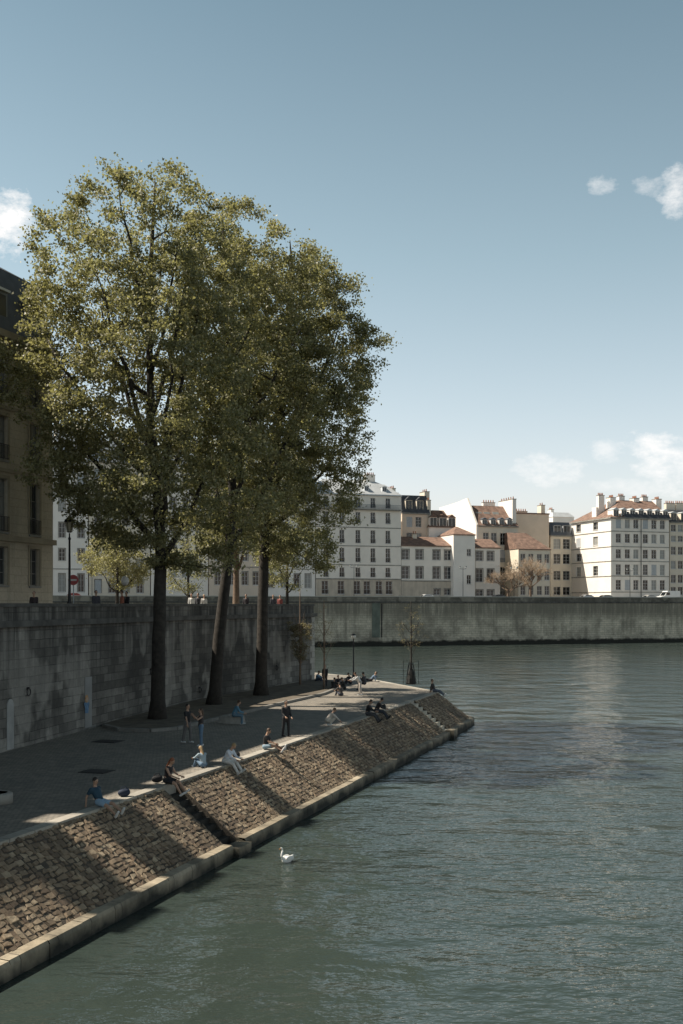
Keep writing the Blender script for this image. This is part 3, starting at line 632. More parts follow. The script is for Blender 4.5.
# narrow cream with grey mansard
h = House(550.5, 571.5, SB+17, 'narrow cream house with a grey mansard left of the big white corner house', 5); zt = h.z(561, 535.5)
h.body(zt, h.wins([557, 566.5], [(539, 549), (554, 564), (571, 580), (587, 595)], 2.0), 'cream_wall'); h.cornice(zt)
rf = h.roof(zt, h.z(561, 522), 'darkzinc', .5, .3, 1.3, 2)
for c in (557.5, 567): dormer(h.root, h.u(c), 2.2, .0, zt+.4, h.z(c, 525.5), 2.0, 'zinc', 'darkzinc', 'g2', .1)
# far pale block showing over the roofs
h = House(553, 574, SB+60, 'distant white block just showing above the mansard'); zt = h.z(563, 517)
h.body(zt, [], 'white_wall'); rf = h.roof(zt, h.z(563, 512), 'zinc', 1, 1, 2, 2); chimney(rf, 1, 2, 3, 5, zt, h.z(560, 509), 'white_wall', 3)
# white corner house: front = right face, lit side = left face
h = House(611, 669, SB-1, 'big white corner house with red tile roof, row of dormers and many chimneys'); zt = h.z(640, 518)
t = (571.5-CX)/F; d = -WN; sgm = (t*h.p0.y-h.p0.x)/(d.x-t*d.y); h.D = sgm; print('corner house depth', sgm, h.L)
cols = [618.5, 627.5, 636, 645.5, 654, 662.5]
rw = [(519.5, 528.5), (534, 543), (549.5, 558.5), (564.5, 575), (580, 590)]
W_ = h.wins(cols, rw, 1.45, 636)
cz = [h.z(611, y) for y in (517, 531, 546.5, 561, 576, 592)]
h.body(zt, W_, 'grey_wall', styles=None)
bpy.data.objects.remove([c for c in h.root.children if c.name.startswith('side_wall')][0])
def lf(px): tt = (px-CX)/F; return (tt*h.p0.y-h.p0.x)/(d.x-tt*d.y)
lw = []
for y0, y1 in [(520, 528), (535, 544), (551, 559), (565, 575)]:
    for c in (578.5, 595.5):
        if c > 590 and y0 == 551: continue
        u_ = h.D-lf(c); lw.append((u_-1.1, u_+1.1, h.z(611, y1), h.z(611, y0)))
xf2 = facade(h.root, 'side_wall', h.D, ZF, zt, lw, M['white_wall'], org=(0, h.D), ang=-math.pi/2)
for w in lw: window(h.root, xf2, *w)
MB().face([(h.L, 0, ZF), (h.L, h.D, ZF), (h.L, h.D, zt), (h.L, 0, zt)]).face([(h.L, h.D, ZF), (0, h.D, ZF), (0, h.D, zt), (h.L, h.D, zt)]).build('rear_wall', M['white_wall'], h.root)
for z in cz[1:]: h.course(z); MB().box(-.09, -.003, .0, h.D, z-.09, z+.09).build('string_course', M['coping'], h.root)
h.cornice(zt, 'coping', .45, .3); MB().box(-.4, -.103, -.4, h.D+.1, zt-.3, zt-.004).build('cornice', M['coping'], h.root)
zr = h.z(611, 496.5)
hipd = min(h.D*.5, 8)
rf = MB().frustum(-.4, h.L+.3, -.4, h.D+.4, zt, zr, 7.5, .1, h.D*.42, h.D*.42).build('roof', M['tile'], h.root)
rs = MB().frustum(3.5, h.L+.25, -.43, 1.9, zt+.003, zt+1.5, .5, .05, .9, .2).build('lower_roof', M['slate'], h.root)
for c in (613.5, 621.5, 630, 638.5, 647, 655, 663): dormer(h.root, h.u(c)+.8, 1.5, .1, zt+.3, zt+1.9, 2.6, 'white_wall', 'zinc', 'g1', .5)
dm = MB().box(-.3+1.0, 3.2, h.D*.42, h.D*.42+2.0, zt+.6, zt+3.1).build('dormer', M['white_wall'], h.root)
for k, c in enumerate((607, 617, 628, 641, 652, 664)): chimney(rf, h.u(c)+2.4, h.u(c)+4.0, h.D*.42-.2-(.8 if k % 2 else 0), h.D*.42+.9, zt+2, zr+(.5 if k % 2 else 1.0), 'white_wall', 4)
b = MB(); b.tube([(h.u(645)-3, -.12, ZF), (h.u(645)-3, -.12, zt-.3)], .09, 6); 
o = MB().tube([(h.u(640.7), -.2, ZF+.5), (h.u(640.7), -.2, zt-.31)], .08, 6).build('drain_pipe', M['iron'], h.root)
MB().box(h.u(637.5), h.u(641)-.1, -.06, -.003, ZF, h.z(637, 582)).build('door', plain('blue_door', (.02, .05, .09), .4, .1, 3), h.root) if False else None
# house continuing on the right
h = House(670, 712, SB-.5, 'grey cream house with a slate roof at the right edge'); zt = h.z(680, 522)
h.body(zt, h.wins([673.5, 680.5, 689, 697, 706], [(525, 532), (536, 542), (547, 555), (561, 569), (575, 583), (587, 595)], 1.5), 'cream_wall'); h.cornice(zt)
rf = h.roof(zt, h.z(680, 509), 'slate', .2, .3, 3.2, 3)
for c in (674, 684, 694): dormer(h.root, h.u(c), 1.7, .1, zt+.3, zt+2.2, 2.2, 'cream_wall', 'zinc', 'g1', .4)
for c in (676, 686): chimney(rf, h.u(c), h.u(c)+2.6, 4, 5, zt+1, h.z(c, 502), 'cream_wall', 5)
h = House(713, 760, SB, 'white house just beyond the right edge of the view'); zt = h.z(730, 515); h.body(zt, h.wins([720, 732, 744, 755], rw, 1.4), 'white_wall'); h.roof(zt, zt+4, 'tile', 3, 3, 4, 4)
# blue-green awning / hoarding by the right edge and antennas on roofs
# ------------------------------------------------------------------ tan building on the near upper quay
BA = 38.0; cor = Vector((-.2636, 1, 0))*(BA/(.2636*math.cos(TH)+math.sin(TH)))
cu = cor.dot(U)
bt = empty('stone_mansion', cor, math.atan2(U.y, U.x)+math.pi, 'tall tan stone apartment building with dark mansard roof at the left edge', 'building')
# local +x runs back towards the camera along the quay, outside is +y
def bu(px): t = (px-CX)/F; P = cor; s = (t*P.y-P.x)/(U.x-t*U.y); return -s
Lb = 62.0
def bz(px, py): s = -bu(px); return CH+(HZ-py)*(cor+U*s).y/F
c1, c2 = bu(34.5), bu(2); sp = c2-c1; print('bay', sp, c1, 'cornice', bz(50, 348))
colsx = [c1+sp*k for k in range(int((Lb-2-c1)/sp))]
zc = bz(48, 350)
rws = [(bz(34, 586), bz(34, 549)), (bz(34, 535), bz(34, 484)), (bz(34, 466), bz(34, 424)), (bz(34, 407), bz(34, 368))]
wn = [(x-.52, x+.52, a, c) for a, c in rws for x in colsx]
xfm = Matrix.Translation((Lb, 0, 0)) @ Matrix.Rotation(math.pi, 4, 'Z')
wl = [(Lb-w[1], Lb-w[0], w[2], w[3]) for w in wn]
facade(bt, 'wall', Lb, ZS, zc, wl, M['tan_wall'], .3, (Lb, 0), math.pi)
k = 0
for w in wl:
    if Lb-w[0] > 26: 
        continue
    window(bt, xfm, *w, rev=.3, style=wrng.choice(['g2', 'g3', 'g3']), rail=w[2] > rws[0][0]+1, surround=True, fm='tanframe')
bk = MB()
for w in wl:
    if Lb-w[0] > 26: bk.face([(w[0], .25, w[2]), (w[1], .25, w[2]), (w[1], .25, w[3]), (w[0], .25, w[3])])
bk.build('rear_windows', M['g2'], bt, xf=xfm)
Db = 13.0
MB().box(-.12, 0-.003+.0, -Db, .0, ZS, zc).build('end_wall', M['tan_wall'], bt)
MB().box(0, Lb, -Db, -Db+.2, ZS, zc).build('rear_wall', M['tan_wall'], bt)
def crs(z, h_, d_, nm, mat='coping'): MB().box(-.25, Lb, .003, d_, z-h_/2, z+h_/2).build(nm, M[mat], bt)
crs(bz(34, 541), .32, .22, 'string_course', 'tan_string'); crs(bz(34, 476), .2, .12, 'string_course', 'tan_string'); crs(bz(34, 416), .2, .12, 'string_course', 'tan_string'); crs(zc-.2, .4, .5, 'cornice', 'tan_string')
m1 = zc+4.0
rf = MB().frustum(-.15, Lb, -Db, .2, zc, m1, .9, 0, 1.0, 1.0).build('roof', M['slate'], bt)
MB().frustum(.7, Lb, -Db+1, -.78, m1, m1+2.6, 4.5, 0, 4.6, 4.6).build('upper_roof', M['slate'], bt)
for x in colsx[:8]:
    b = MB(); b.box(x-.62, x+.62, -1.4, -.05, zc+.2, zc+2.4); b.mi = 1; b.box(x-.75, x+.75, -1.6, .08, zc+2.403, zc+2.55); o = b.build('dormer', [M['darkzinc'], M['zinc']], bt)
    MB().face([(x+.45, -.04, zc+.3), (x-.45, -.04, zc+.3), (x-.45, -.04, zc+2.2), (x+.45, -.04, zc+2.2)]).build('pane', M['g2'], o)
CHX = [(cu-a-w_, cu-a+w_) for a, w_ in ((26.2, 1.25), (21.9, 1.2), (30.2, .5), (14, .8), (8, .8), (36, .7))]
MB().box(cu-23.4, Lb-.3, -5.5, -1.45, m1-.4, m1+2.9).build('added_shade_block', M['slate'], bt)  # unseen roof block, added so its shadow covers the near kerb
for a, c in CHX: chimney(rf, a, c, -2.4, -1.5, zc+2.4, m1+4.2, 'tan_wall', 3)
# ------------------------------------------------------------------ trees
def tree(name, base, path, crown, nclump, nleaf, lab, cat='tree', leaf='leaf', bark='bark', r0=.5, lsize=.19, spread=.56, group=None, seed=1, limbs=9, fork=None, zbed=None):
    """path: trunk points (world), crown: list of (z, cx, cy, r)"""
    rg = np.random.RandomState(seed); rt = empty(name, base, 0, lab, cat, group); B = Vector(base)
    cz = np.array([c[0] for c in crown], float); cc = np.array([[c[1], c[2], c[3]] for c in crown], float)
    def env(z): return [np.interp(z, cz, cc[:, k]) for k in range(3)]
    # clump centres in the envelope
    pts = []; ph = rg.rand(6)*6
    while len(pts) < nclump:
        z = rg.uniform(cz[0], cz[-1]); x0, y0, r = env(z)
        if rg.rand() > (r/cc[:, 2].max())**1.6: continue
        a = rg.rand()*2*math.pi; q = rg.rand()**.34
        lump = 1+.10*math.sin(3*a+z*.55+ph[0])+.08*math.sin(5*a-z*.9+ph[1])+.06*math.sin(z*1.9+ph[2]+a)
        rr = r*q*lump*(1 if rg.rand() > .12 else 1.07); x, y = x0+rr*math.cos(a), y0+rr*math.sin(a)
        g = math.sin(x*.9+ph[3])*math.sin(y*.85+ph[4])*math.sin(z*.8+ph[5])
        if g < -.12: continue
        pts.append((x, y, z))
    pts = np.array(pts)
    # trunk
    b = MB(); P = [Vector(p) for p in path]; n = len(P)
    fine = []; rad = []
    for i in range(n-1):
        for k in range(4):
            t = k/4; p = P[i].lerp(P[i+1], t); s = (i+t)/(n-1); fine.append(p+Vector((rg.uniform(-1, 1), rg.uniform(-1, 1), 0))*.06*r0*(i > 0)); rad.append(r0*(1-s)**.8*.92+.03)
    fine.append(P[-1]); rad.append(.02)
    rad[0] = r0*1.35; rad[1] = max(rad[1], r0*.98)
    b.tube([p-B for p in fine], rad, 12)
    nodes = []                     # skeleton points where twigs may attach: (pos, radius)
    zf = fork or cz[0]
    for p, r in zip(fine, rad):
        if p.z > zf-1: nodes.append((p, r))
    # limbs
    top = cz[-1]
    for k in range(limbs):
        zs = zf-.5+(top-zf)*.62*(k/limbs)**1.1; idx = min(range(len(fine)), key=lambda i: abs(fine[i].z-zs)); p = fine[idx].copy(); r = max(.1*r0, min(rad[idx]*.55, .22*(r0/.5)))
        a = k*2.4+rg.rand()*.7; L_ = None; zt_ = min(top-1.5, zs+(top-zf)*rg.uniform(.28, .5)); ex, ey, er = env(zt_); tgt = Vector((ex+er*.72*math.cos(a), ey+er*.72*math.sin(a), zt_))
        m_ = 6; pl = [p]; rl = [r]
        for j in range(1, m_+1):
            t = j/m_; q = p.lerp(tgt, t); q.z = p.z+(tgt.z-p.z)*(t**1.25); q += Vector((rg.uniform(-1, 1), rg.uniform(-1, 1), rg.uniform(-.5, .5)))*.28*(r0/.5)
            pl.append(q); rl.append(r*(1-t)**.7+.05*r0)
        b.tube([q-B for q in pl], rl, 7)
        for i in range(m_):
            for t in (0, .5): nodes.append((pl[i].lerp(pl[i+1], t), rl[i]))
    # twigs to the clumps
    order = np.argsort(pts[:, 2])
    NP = [q[0] for q in nodes]; NR = [q[1] for q in nodes]
    for i in order:
        c = Vector(pts[i]); arr = np.array([tuple(q) for q in NP]); d = arr-np.array(c); dist = np.sqrt((d**2).sum(1))+np.where(d[:, 2] > -.2, 3.0, 0)+np.maximum(0, d[:, 2]*1.5)
        j = int(dist.argmin()); A = NP[j]; r = min(NR[j]*.75, .075*(r0/.5)+.004); mid = A.lerp(c, .5)+Vector((rg.uniform(-1, 1), rg.uniform(-1, 1), rg.uniform(-.2, .6)))*.22*min(1, (c-A).length/3)
        b.tube([A-B, mid-B, c-B], [r, r*.65+.003, .01 if r0 > .2 else .004], 4, False); NP += [mid, c]; NR += [r*.65, r*.4]
    b.build('trunk', M[bark], rt, True)
    # leaves
    n = nclump*nleaf; ci = np.repeat(np.arange(nclump), nleaf); sz = np.repeat(rg.uniform(.65, 1.25, nclump), nleaf)[:, None]
    off = rg.normal(size=(n, 3))*np.array([spread, spread, spread*.62])*.62*sz
    c = pts[ci]+off-np.array(B)
    d1 = rg.normal(size=(n, 3)); d1 /= np.linalg.norm(d1, axis=1)[:, None]
    nn = rg.normal(size=(n, 3))+np.array([0, 0, .5]); d2 = np.cross(d1, nn); d2 /= np.linalg.norm(d2, axis=1)[:, None]+1e-9
    s = lsize*rg.uniform(.6, 1.2, n)[:, None]
    bend = np.cross(d1, d2)*s*.22
    v = np.stack([c-d1*s*.5, c+d2*s*.36+bend, c+d1*s*.5, c-d2*s*.36+bend], 1).reshape(-1, 3)
    me = bpy.data.meshes.new('crown'); me.vertices.add(len(v)); me.vertices.foreach_set('co', v.ravel()); me.loops.add(n*4); me.loops.foreach_set('vertex_index', np.arange(n*4)); me.polygons.add(n)
    me.polygons.foreach_set('loop_start', np.arange(0, n*4, 4)); me.materials.append(M[leaf]); me.update(calc_edges=True)
    o = bpy.data.objects.new('crown', me); COL.objects.link(o); o.parent = rt
    return rt
def Wp(px, py, Y): return ((px-CX)/F*Y, CH+(HZ-py)*Y/F)      # picture -> X, z at depth Y
def crown_from(rows, Y, yo=0):
    out = []
    for (py, xl, xr) in rows: 
        X0, z = Wp(xl, py, Y); X1, _ = Wp(xr, py, Y); out.append((z, (X0+X1)/2, Y+yo, max(.3, (X1-X0)/2)))
    return sorted(out)
def path_from(pts, Y): return [Vector((Wp(x, y, Y)[0], Y, Wp(x, y, Y)[1])) for x, y in pts]
T1 = G(157.5, 718.5, ZQ+.1); Y1 = T1.y
tree('poplar_tree', T1, [T1-Vector((0, 0, .1))]+path_from([(159, 640), (161, 560), (158, 500), (150, 420), (150, 330), (152, 240), (155, 178)], Y1),
     crown_from([(572, 165, 215), (545, 110, 245), (515, 62, 262), (480, 38, 262), (440, 40, 255), (395, 14, 255), (350, 4, 255), (318, 22, 250), (260, 38, 240), (215, 56, 222), (185, 92, 205), (167, 130, 182)], Y1, .5),
     1000, 118, 'leftmost big green tree in front of the quay wall, with the thickest trunk', r0=.42, seed=4, fork=Wp(0, 545, Y1)[1], limbs=13, group='big trees along the quay wall')
T2 = G(214, 704, ZQ+.1); Y2 = T2.y
tree('poplar_tree', T2, [T2-Vector((0, 0, .1))]+path_from([(219, 640), (228, 560), (233, 500), (228, 420), (226, 330), (224, 260), (222, 205)], Y2),
     crown_from([(545, 205, 265), (500, 180, 300), (440, 165, 325), (370, 160, 335), (300, 165, 330), (250, 170, 312), (222, 182, 290), (202, 194, 264), (188, 206, 236)], Y2, 1.5),
     640, 112, 'middle big tree with the trunk leaning to the right', r0=.42, seed=8, fork=Wp(0, 540, Y2)[1], limbs=10, group='big trees along the quay wall')
T3 = G(261, 695, ZQ+.1); Y3 = T3.y
tree('poplar_tree', T3, [T3-Vector((0, 0, .1))]+path_from([(262, 640), (264, 560), (266, 500), (280, 420), (290, 340), (292, 270), (290, 240)], Y3),
     crown_from([(568, 272, 335), (530, 235, 345), (480, 225, 356), (430, 218, 366), (370, 215, 376), (320, 220, 368), (285, 230, 348), (262, 245, 332), (243, 262, 308)], Y3, 1),
     900, 115, 'rightmost big tree whose dark crown hangs over the river', r0=.45, seed=15, fork=Wp(0, 530, Y3)[1], limbs=12, group='big trees along the quay wall')
def small_tree(px, Y, z0, ytop, ybot, w, lab, leaf, nclump, nleaf, bark='bark', r0=.12, ls=.13, seed=1, lean=0, spread=.35, limbs=6, name='small_tree', group=None):
    X = (px-CX)/F*Y; b_ = Vector((X, Y, z0)); zt_ = Wp(0, ytop, Y)[1]; zb_ = Wp(0, ybot, Y)[1]; r = w/2*Y/F
    H = zt_-z0
    return tree(name, b_, [b_, b_+Vector((.02, 0, (zb_-z0)*.8)), Vector((X+lean*.5, Y, (zb_+zt_)/2)), Vector((X+lean, Y, zt_-.1))],
         [(zb_, X+lean*.3, Y, r*.45), (zb_+(zt_-zb_)*.3, X+lean*.5, Y, r*.9), (zb_+(zt_-zb_)*.6, X+lean*.7, Y, r), (zb_+(zt_-zb_)*.85, X+lean, Y, r*.6), (zt_, X+lean, Y, r*.2)],
         nclump, nleaf, lab, r0=r0, lsize=ls, leaf=leaf, bark=bark, seed=seed, limbs=limbs, spread=spread, group=group)
small_tree(117, 84, ZS, 528, 588, 76, 'small pale yellow flowering tree on the upper street behind the tall lamp', 'leafp', 110, 90, r0=.14, ls=.17, seed=21, spread=.5, name='flowering_tree')
small_tree(188, 96, ZS, 528, 592, 62, 'small green tree on the upper street between the first two big trunks', 'leafp', 60, 80, r0=.13, ls=.16, seed=22, spread=.5)
small_tree(236, 84, ZS, 470, 560, 50, 'reddish brown trunked tree on the upper street behind the second and third big trees', 'leaf', 90, 90, bark='bare_bark', r0=.28, ls=.2, seed=23, spread=.6)
small_tree(287, 96, ZS, 500, 588, 62, 'green tree on the upper street behind the wall corner', 'leaf', 90, 90, r0=.15, ls=.18, seed=24, spread=.55)
p = G(303, 684, ZQ); small_tree(300, p.y-2, ZQ+.1, 588, 660, 22, 'young reddish tree tied in front of the wall corner', 'leafb', 90, 55, bark='bare_bark', r0=.07, ls=.09, seed=25, spread=.25, name='young_tree')
p = G(325, 690, ZQ); small_tree(324, p.y, ZQ, 600, 655, 28, 'thin sapling just beyond the wall corner', 'leafb', 60, 12, bark='bare_bark', r0=.05, ls=.07, seed=26, spread=.22, name='young_tree')
pS = G(411, 684, ZQ); small_tree(411, pS.y, ZQ, 600, 650, 34, 'lone sapling in an iron guard near the tip of the quay', 'leafb', 60, 12, bark='bark', r0=.055, ls=.07, seed=27, spread=.22, name='young_tree')
# iron guard and dark sack round the sapling
cm0 = plain('dark_sacking', (.03, .03, .028), .9, .3, 5)
g = empty('tree_guard', pS, 0, 'dark iron tree guard round the lone sapling near the tip', 'tree guard'); b = MB()
for k in range(10):
    a = 2*math.pi*k/10; b.tube([(.42*math.cos(a), .42*math.sin(a), 0), (.30*math.cos(a), .30*math.sin(a), 1.1), (.16*math.cos(a), .16*math.sin(a), 1.75)], .022, 4)
b.build('bars', M['iron'], g)
b = MB()
for z, r in ((.1, .42), (.9, .33), (1.6, .2)): b.tube([(r*math.cos(a), r*math.sin(a), z) for a in [2*math.pi*i/16 for i in range(17)]], .02, 4, False)
b.build('hoops', M['iron'], g)
b = MB()
for sx in (-.62, .62): b.tube([(sx, 0, 0), (sx, 0, 1.9)], .02, 5)
b.tube([(-.62, 0, 1.85), (.62, 0, 1.85)], .014, 5); MB().lathe([(.40, 0), (.36, .4), (.22, 1.0), (.08, 1.5)], 12).build('trunk_wrap', cm0, g)
b.build('stake', M['iron'], g)
# bare tree on the far quay
def bare_tree(px, ytop, w, lab, seed):
    h = House.__new__(House); h.o = fa-WN*6; h.sb = 6; P = h.hit(px); rg = random.Random(seed); rt = empty('bare_tree', Vector((P.x, P.y, ZF)), 0, lab, 'tree'); b = MB(); H = CH+(HZ-ytop)*P.y/F-ZF; Wd = w/2*P.y/F
    tw = MB()
    def grow(p, d, l, r, lv):
        q = p+d*l; m = p.lerp(q, .5)+Vector((rg.uniform(-1, 1), rg.uniform(-1, 1), 0))*l*.08
        (b if lv > 2 else tw).tube([p, m, q], [r, r*.85, r*.65], 6 if lv > 2 else 3, False)
        if lv == 0: return
        for k in range(4 if lv > 3 else 3):
            e = (d+Vector((rg.uniform(-1, 1), rg.uniform(-1, 1), rg.uniform(-.3, .6)))*.95).normalized()
            st = p.lerp(q, rg.uniform(.55, 1)); grow(st, e, l*rg.uniform(.62, .82), r*.58, lv-1)
    grow(Vector((0, 0, 0)), Vector((0, 0, 1)), H*.26, .2, 6)
    b.build('trunk', M['bare_bark'], rt, True); tw.build('twigs', plain('reddish_twigs', (.34, .25, .17), .9, .2, 4), rt); rt.scale = (1.4, 1.4, 1.15)
bare_tree(531, 542, 56, 'leafless reddish tree in front of the low cream house across the river', 4)
bare_tree(508, 558, 30, 'smaller leafless tree left of the big bare one across the river', 9)
# ------------------------------------------------------------------ lamps, signs, vehicles
def lamp_classic(px, Y, ytop, lab):
    X, zt_ = Wp(px, ytop, Y); H = zt_-ZS; r = empty('street_lamp', (X, Y, ZS), .3, lab, 'street lamp')
    MB().lathe([(.22, 0), (.24, .25), (.17, .35), (.15, .9), (.18, .95), (.09, 1.15), (.075, 1.8), (.055, H-1.4), (.09, H-1.36), (.04, H-1.2), (.04, H-1.02)], 12).build('post', M['iron'], r, True)
    b = MB(); z = H-1.0
    b.lathe([(.05, 0), (.15, .03), (.15, .06)], 8, (0, 0, z))
    for k in range(6):
        a = 2*math.pi*k/6; b.tube([(.15*math.cos(a), .15*math.sin(a), z+.05), (.27*math.cos(a), .27*math.sin(a), z+.6)], .016, 4)
    b.lathe([(.31, .6), (.31, .64), (.16, .84), (.10, .86), (.09, .93), (.03, .97), (.02, 1.06)], 12, (0, 0, z)); b.build('lantern', M['iron'], r)
    MB().lathe([(.13, .06), (.25, .59)], 6, (0, 0, z)).build('lantern_glass', plain('lantern_glass', (.42, .38, .28), .2, .1, 5), r)
    return r
lamp_classic(69.5, 62, 515, 'tall black lantern lamp on the upper street beside the tan building')
def sign_round(px, Y, py, lab):
    X, z = Wp(px, py, Y); r = empty('road_sign', (X, Y, ZS), 0, lab, 'sign'); MB().tube([(0, 0, 0), (0, 0, z-ZS+.3)], .035, 6).build('post', M['shutter'], r)
    b = MB(); b.tube([(0, -.05, z-ZS), (0, -.075, z-ZS)], .3, 20); b.build('sign_face', plain('sign_red', (.35, .03, .03), .4, .1, 3), r); MB().box(-.2, .2, -.085, -.078, z-ZS-.05, z-ZS+.05).build('sign_bar', M['frame'], r)
sign_round(73.5, 63.5, 580, 'small round red road sign beside the tall lamp')
def lamp_globe(P, H, lab, heads=1, name='street_lamp', group=None, rz=0, gcol='lampglobe'):
    r = empty(name, P, rz, lab, 'street lamp', group); b = MB(); b.lathe([(.14, 0), (.14, .3), (.07, .45), (.045, H-.5), (.05, H-.3)], 10)
    gp = [(0, 0, H-.15)]
    if heads == 2:
        gp = [(-.75, 0, H-.15), (.75, 0, H-.15)]
        for s in (-1, 1): b.tube([(0, 0, H-.6), (s*.4, 0, H-.55), (s*.72, 0, H-.5), (s*.75, 0, H-.38)], .035, 5)
        b.tube([(0, 0, H-.4), (0, 0, H-.05)], .03, 5)
    b.build('post', M['iron'], r, True)
    for g_ in gp:
        MB().ball(g_, .2, 12, 8).build('lamp_globe', M['globe'], r, True); MB().lathe([(.21, 0), (.17, .09), (.05, .15)], 12, (g_[0], g_[1], g_[2]+.08)).build('lamp_cap', M['iron'], r, True)
    return r
M['globe'] = plain('milky_globe', (.70, .70, .66), .3, .03, 3)
p = G(353.5, 679.5, ZQ); lamp_globe(p, 45*p.y/F, 'thin black lamp post with a white globe on the lit end of the promenade')
def far_pt(px, back): h = House.__new__(House); h.o = fa-WN*back; P = h.hit(px); return Vector((P.x, P.y, ZF))
for px, lab in [(354, 'twin globe lamp across the river in front of the tall six storey white house'), (463, 'twin globe lamp across the river in front of the tower house'), (514, 'twin globe lamp across the river in front of the bare tree'), (630, 'twin globe lamp across the river in front of the big white corner house'), (92, 'twin globe lamp across the river seen under the pale flowering tree')]:
    P = far_pt(px, 1.6); lamp_globe(P, 7.6, lab, 2, group='twin globe lamps along the far quay', rz=math.atan2(WD.y, WD.x))
def vehicle(px, col, lab, van=False, back=4.0, rough=.35):
    P = far_pt(px, back); r = empty('parked_van' if van else 'parked_car', P, math.atan2(WD.y, WD.x), lab, 'van' if van else 'car', 'vehicles parked behind the far parapet')
    m = plain('vehicle_paint', col, rough, .03, 2); L_, Wd, H = (5.4, 2.0, 2.45) if van else (4.3, 1.75, 1.46)
    b = MB()
    prof = [(0, .3), (0, .95), (.1, 1.1), (1.0, 1.25), (1.75, 2.3), (2.0, 2.45), (5.3, 2.45), (5.4, 2.3), (5.4, .3)] if van else [(0, .28), (0, .7), (.15, .82), (1.15, .95), (1.75, 1.38), (2.1, 1.46), (3.1, 1.46), (3.5, 1.38), (4.0, 1.0), (4.25, .9), (4.3, .3)]
    for s in (-1, 1):
        y = s*Wd/2; q = [(x, y*(.86 if z > 1.2 and not van else 1), z) for x, z in prof]; b.face(q if s < 0 else q[::-1])
    for i in range(len(prof)):
        (x0, z0), (x1, z1) = prof[i-1], prof[i]; k0, k1 = [(.86 if z > 1.2 and not van else 1)*Wd/2 for z in (z0, z1)]
        b.face([(x0, -k0, z0), (x0, k0, z0), (x1, k1, z1), (x1, -k1, z1)])
    body = b.build('body', m, r)
    g_ = MB(); s_ = -1; y = -Wd/2*(1.005 if van else .95)
    if van: g_.box(1.5, 2.5, -Wd/2-.01, Wd/2+.01, 1.45, 2.1); g_.hexa([(1.02, -.85, 1.28), (1.08, -.85, 1.25), (1.08, .85, 1.25), (1.02, .85, 1.28)], [(1.66, -.85, 2.2), (1.72, -.85, 2.2), (1.72, .85, 2.2), (1.66, .85, 2.2)])
    else: g_.box(1.75, 3.45, -Wd/2*.94, Wd/2*.94, 1.0, 1.33); g_.hexa([(1.2, -.72, 1.0), (1.3, -.72, .98), (1.3, .72, .98), (1.2, .72, 1.0)], [(1.70, -.68, 1.36), (1.78, -.68, 1.36), (1.78, .68, 1.36), (1.70, .68, 1.36)])
    g_.build('windows', M['g1'], r)
    for x in (.9, L_-.95):
        for s in (-1, 1):
            w_ = MB().tube([(x, s*(Wd/2-.18), .32), (x, s*(Wd/2+.02), .32)], .32, 16).build('wheel', M['drain'], r); MB().tube([(x, s*(Wd/2+.021), .32), (x, s*(Wd/2+.03), .32)], .19, 12).build('rim', M['zinc'], w_)
vehicle(658.5, (.75, .75, .73), 'white van parked behind the far parapet at the right edge', True)
vehicle(577, (.55, .56, .57), 'silver car roof behind the far parapet below the lit side of the white corner house')
vehicle(596, (.30, .31, .30), 'grey car behind the far parapet, second from the left under the white corner house')
vehicle(640, (.62, .60, .56), 'pale car behind the far parapet just left of the white van')
vehicle(416, (.70, .70, .68), 'white car roof behind the far parapet below the low red roofed house')
vehicle(488, (.05, .055, .06), 'dark car behind the far parapet below the low grey house')
vehicle(60, (.40, .06, .05), 'red car behind the far parapet seen beside the tall lamp post')
# ------------------------------------------------------------------ people
DG = None
def remesh(mb, name, mat, parent, voxel, extra=None, smooth=True):
    me = bpy.data.meshes.new('t'); me.from_pydata(mb.v, [], mb.f); o = bpy.data.objects.new('t', me); COL.objects.link(o)
    md = o.modifiers.new('r', 'REMESH'); md.mode = 'VOXEL'; md.voxel_size = voxel; sm = o.modifiers.new('s', 'SMOOTH'); sm.iterations = 2; sm.factor = .5
    dg = bpy.context.evaluated_depsgraph_get(); ev = o.evaluated_get(dg); nm = bpy.data.meshes.new_from_object(ev); bpy.data.objects.remove(o); bpy.data.meshes.remove(me)
    nm.name = name; nm.materials.clear()
    mats = mat if isinstance(mat, list) else [mat]
    for m in mats: nm.materials.append(m)
    if extra:
        bm = bmesh.new(); bm.from_mesh(nm)
        for ex, mi in extra:
            vs = [bm.verts.new(v) for v in ex.v]
            for f in ex.f:
                fc = bm.faces.new([vs[i] for i in f]); fc.material_index = mi
        bm.to_mesh(nm); bm.free()
    if smooth: nm.polygons.foreach_set('use_smooth', [True]*len(nm.polygons))
    r = bpy.data.objects.new(name, nm); COL.objects.link(r); r.parent = parent
    return r
def cap(mb, a, ra, c, rc):
    a, c = Vector(a), Vector(c); n = 5; pts = []; rr = []; d = (c-a); l = d.length
    if l < 1e-6: mb.ball(a, ra); return
    d /= l
    for k in range(n): t = k/(n-1)*math.pi/2; pts.append(a-d*ra*math.cos(t)); rr.append(max(.001, ra*math.sin(t)))
    for k in range(n): t = k/(n-1)*math.pi/2; pts.append(c+d*rc*math.sin(t)); rr.append(max(.001, rc*math.cos(t)))
    mb.tube(pts, rr, 10)
MC = {}
def cm(col, rough=.8):
    k = tuple(col)
    if k not in MC: MC[k] = plain('cloth', col, rough, .12, 6)
    return MC[k]
SK = plain('skin', (.42, .26, .18), .55, .06, 8); HAIRC = {'dark': (.02, .015, .012), 'brown': (.07, .04, .022), 'red': (.20, .07, .03), 'blond': (.32, .22, .11), 'grey': (.3, .29, .27)}
EYE = plain('eye_dark', (.02, .02, .02), .3, .1, 5); LIP = plain('lips', (.30, .12, .10), .5, .1, 5)
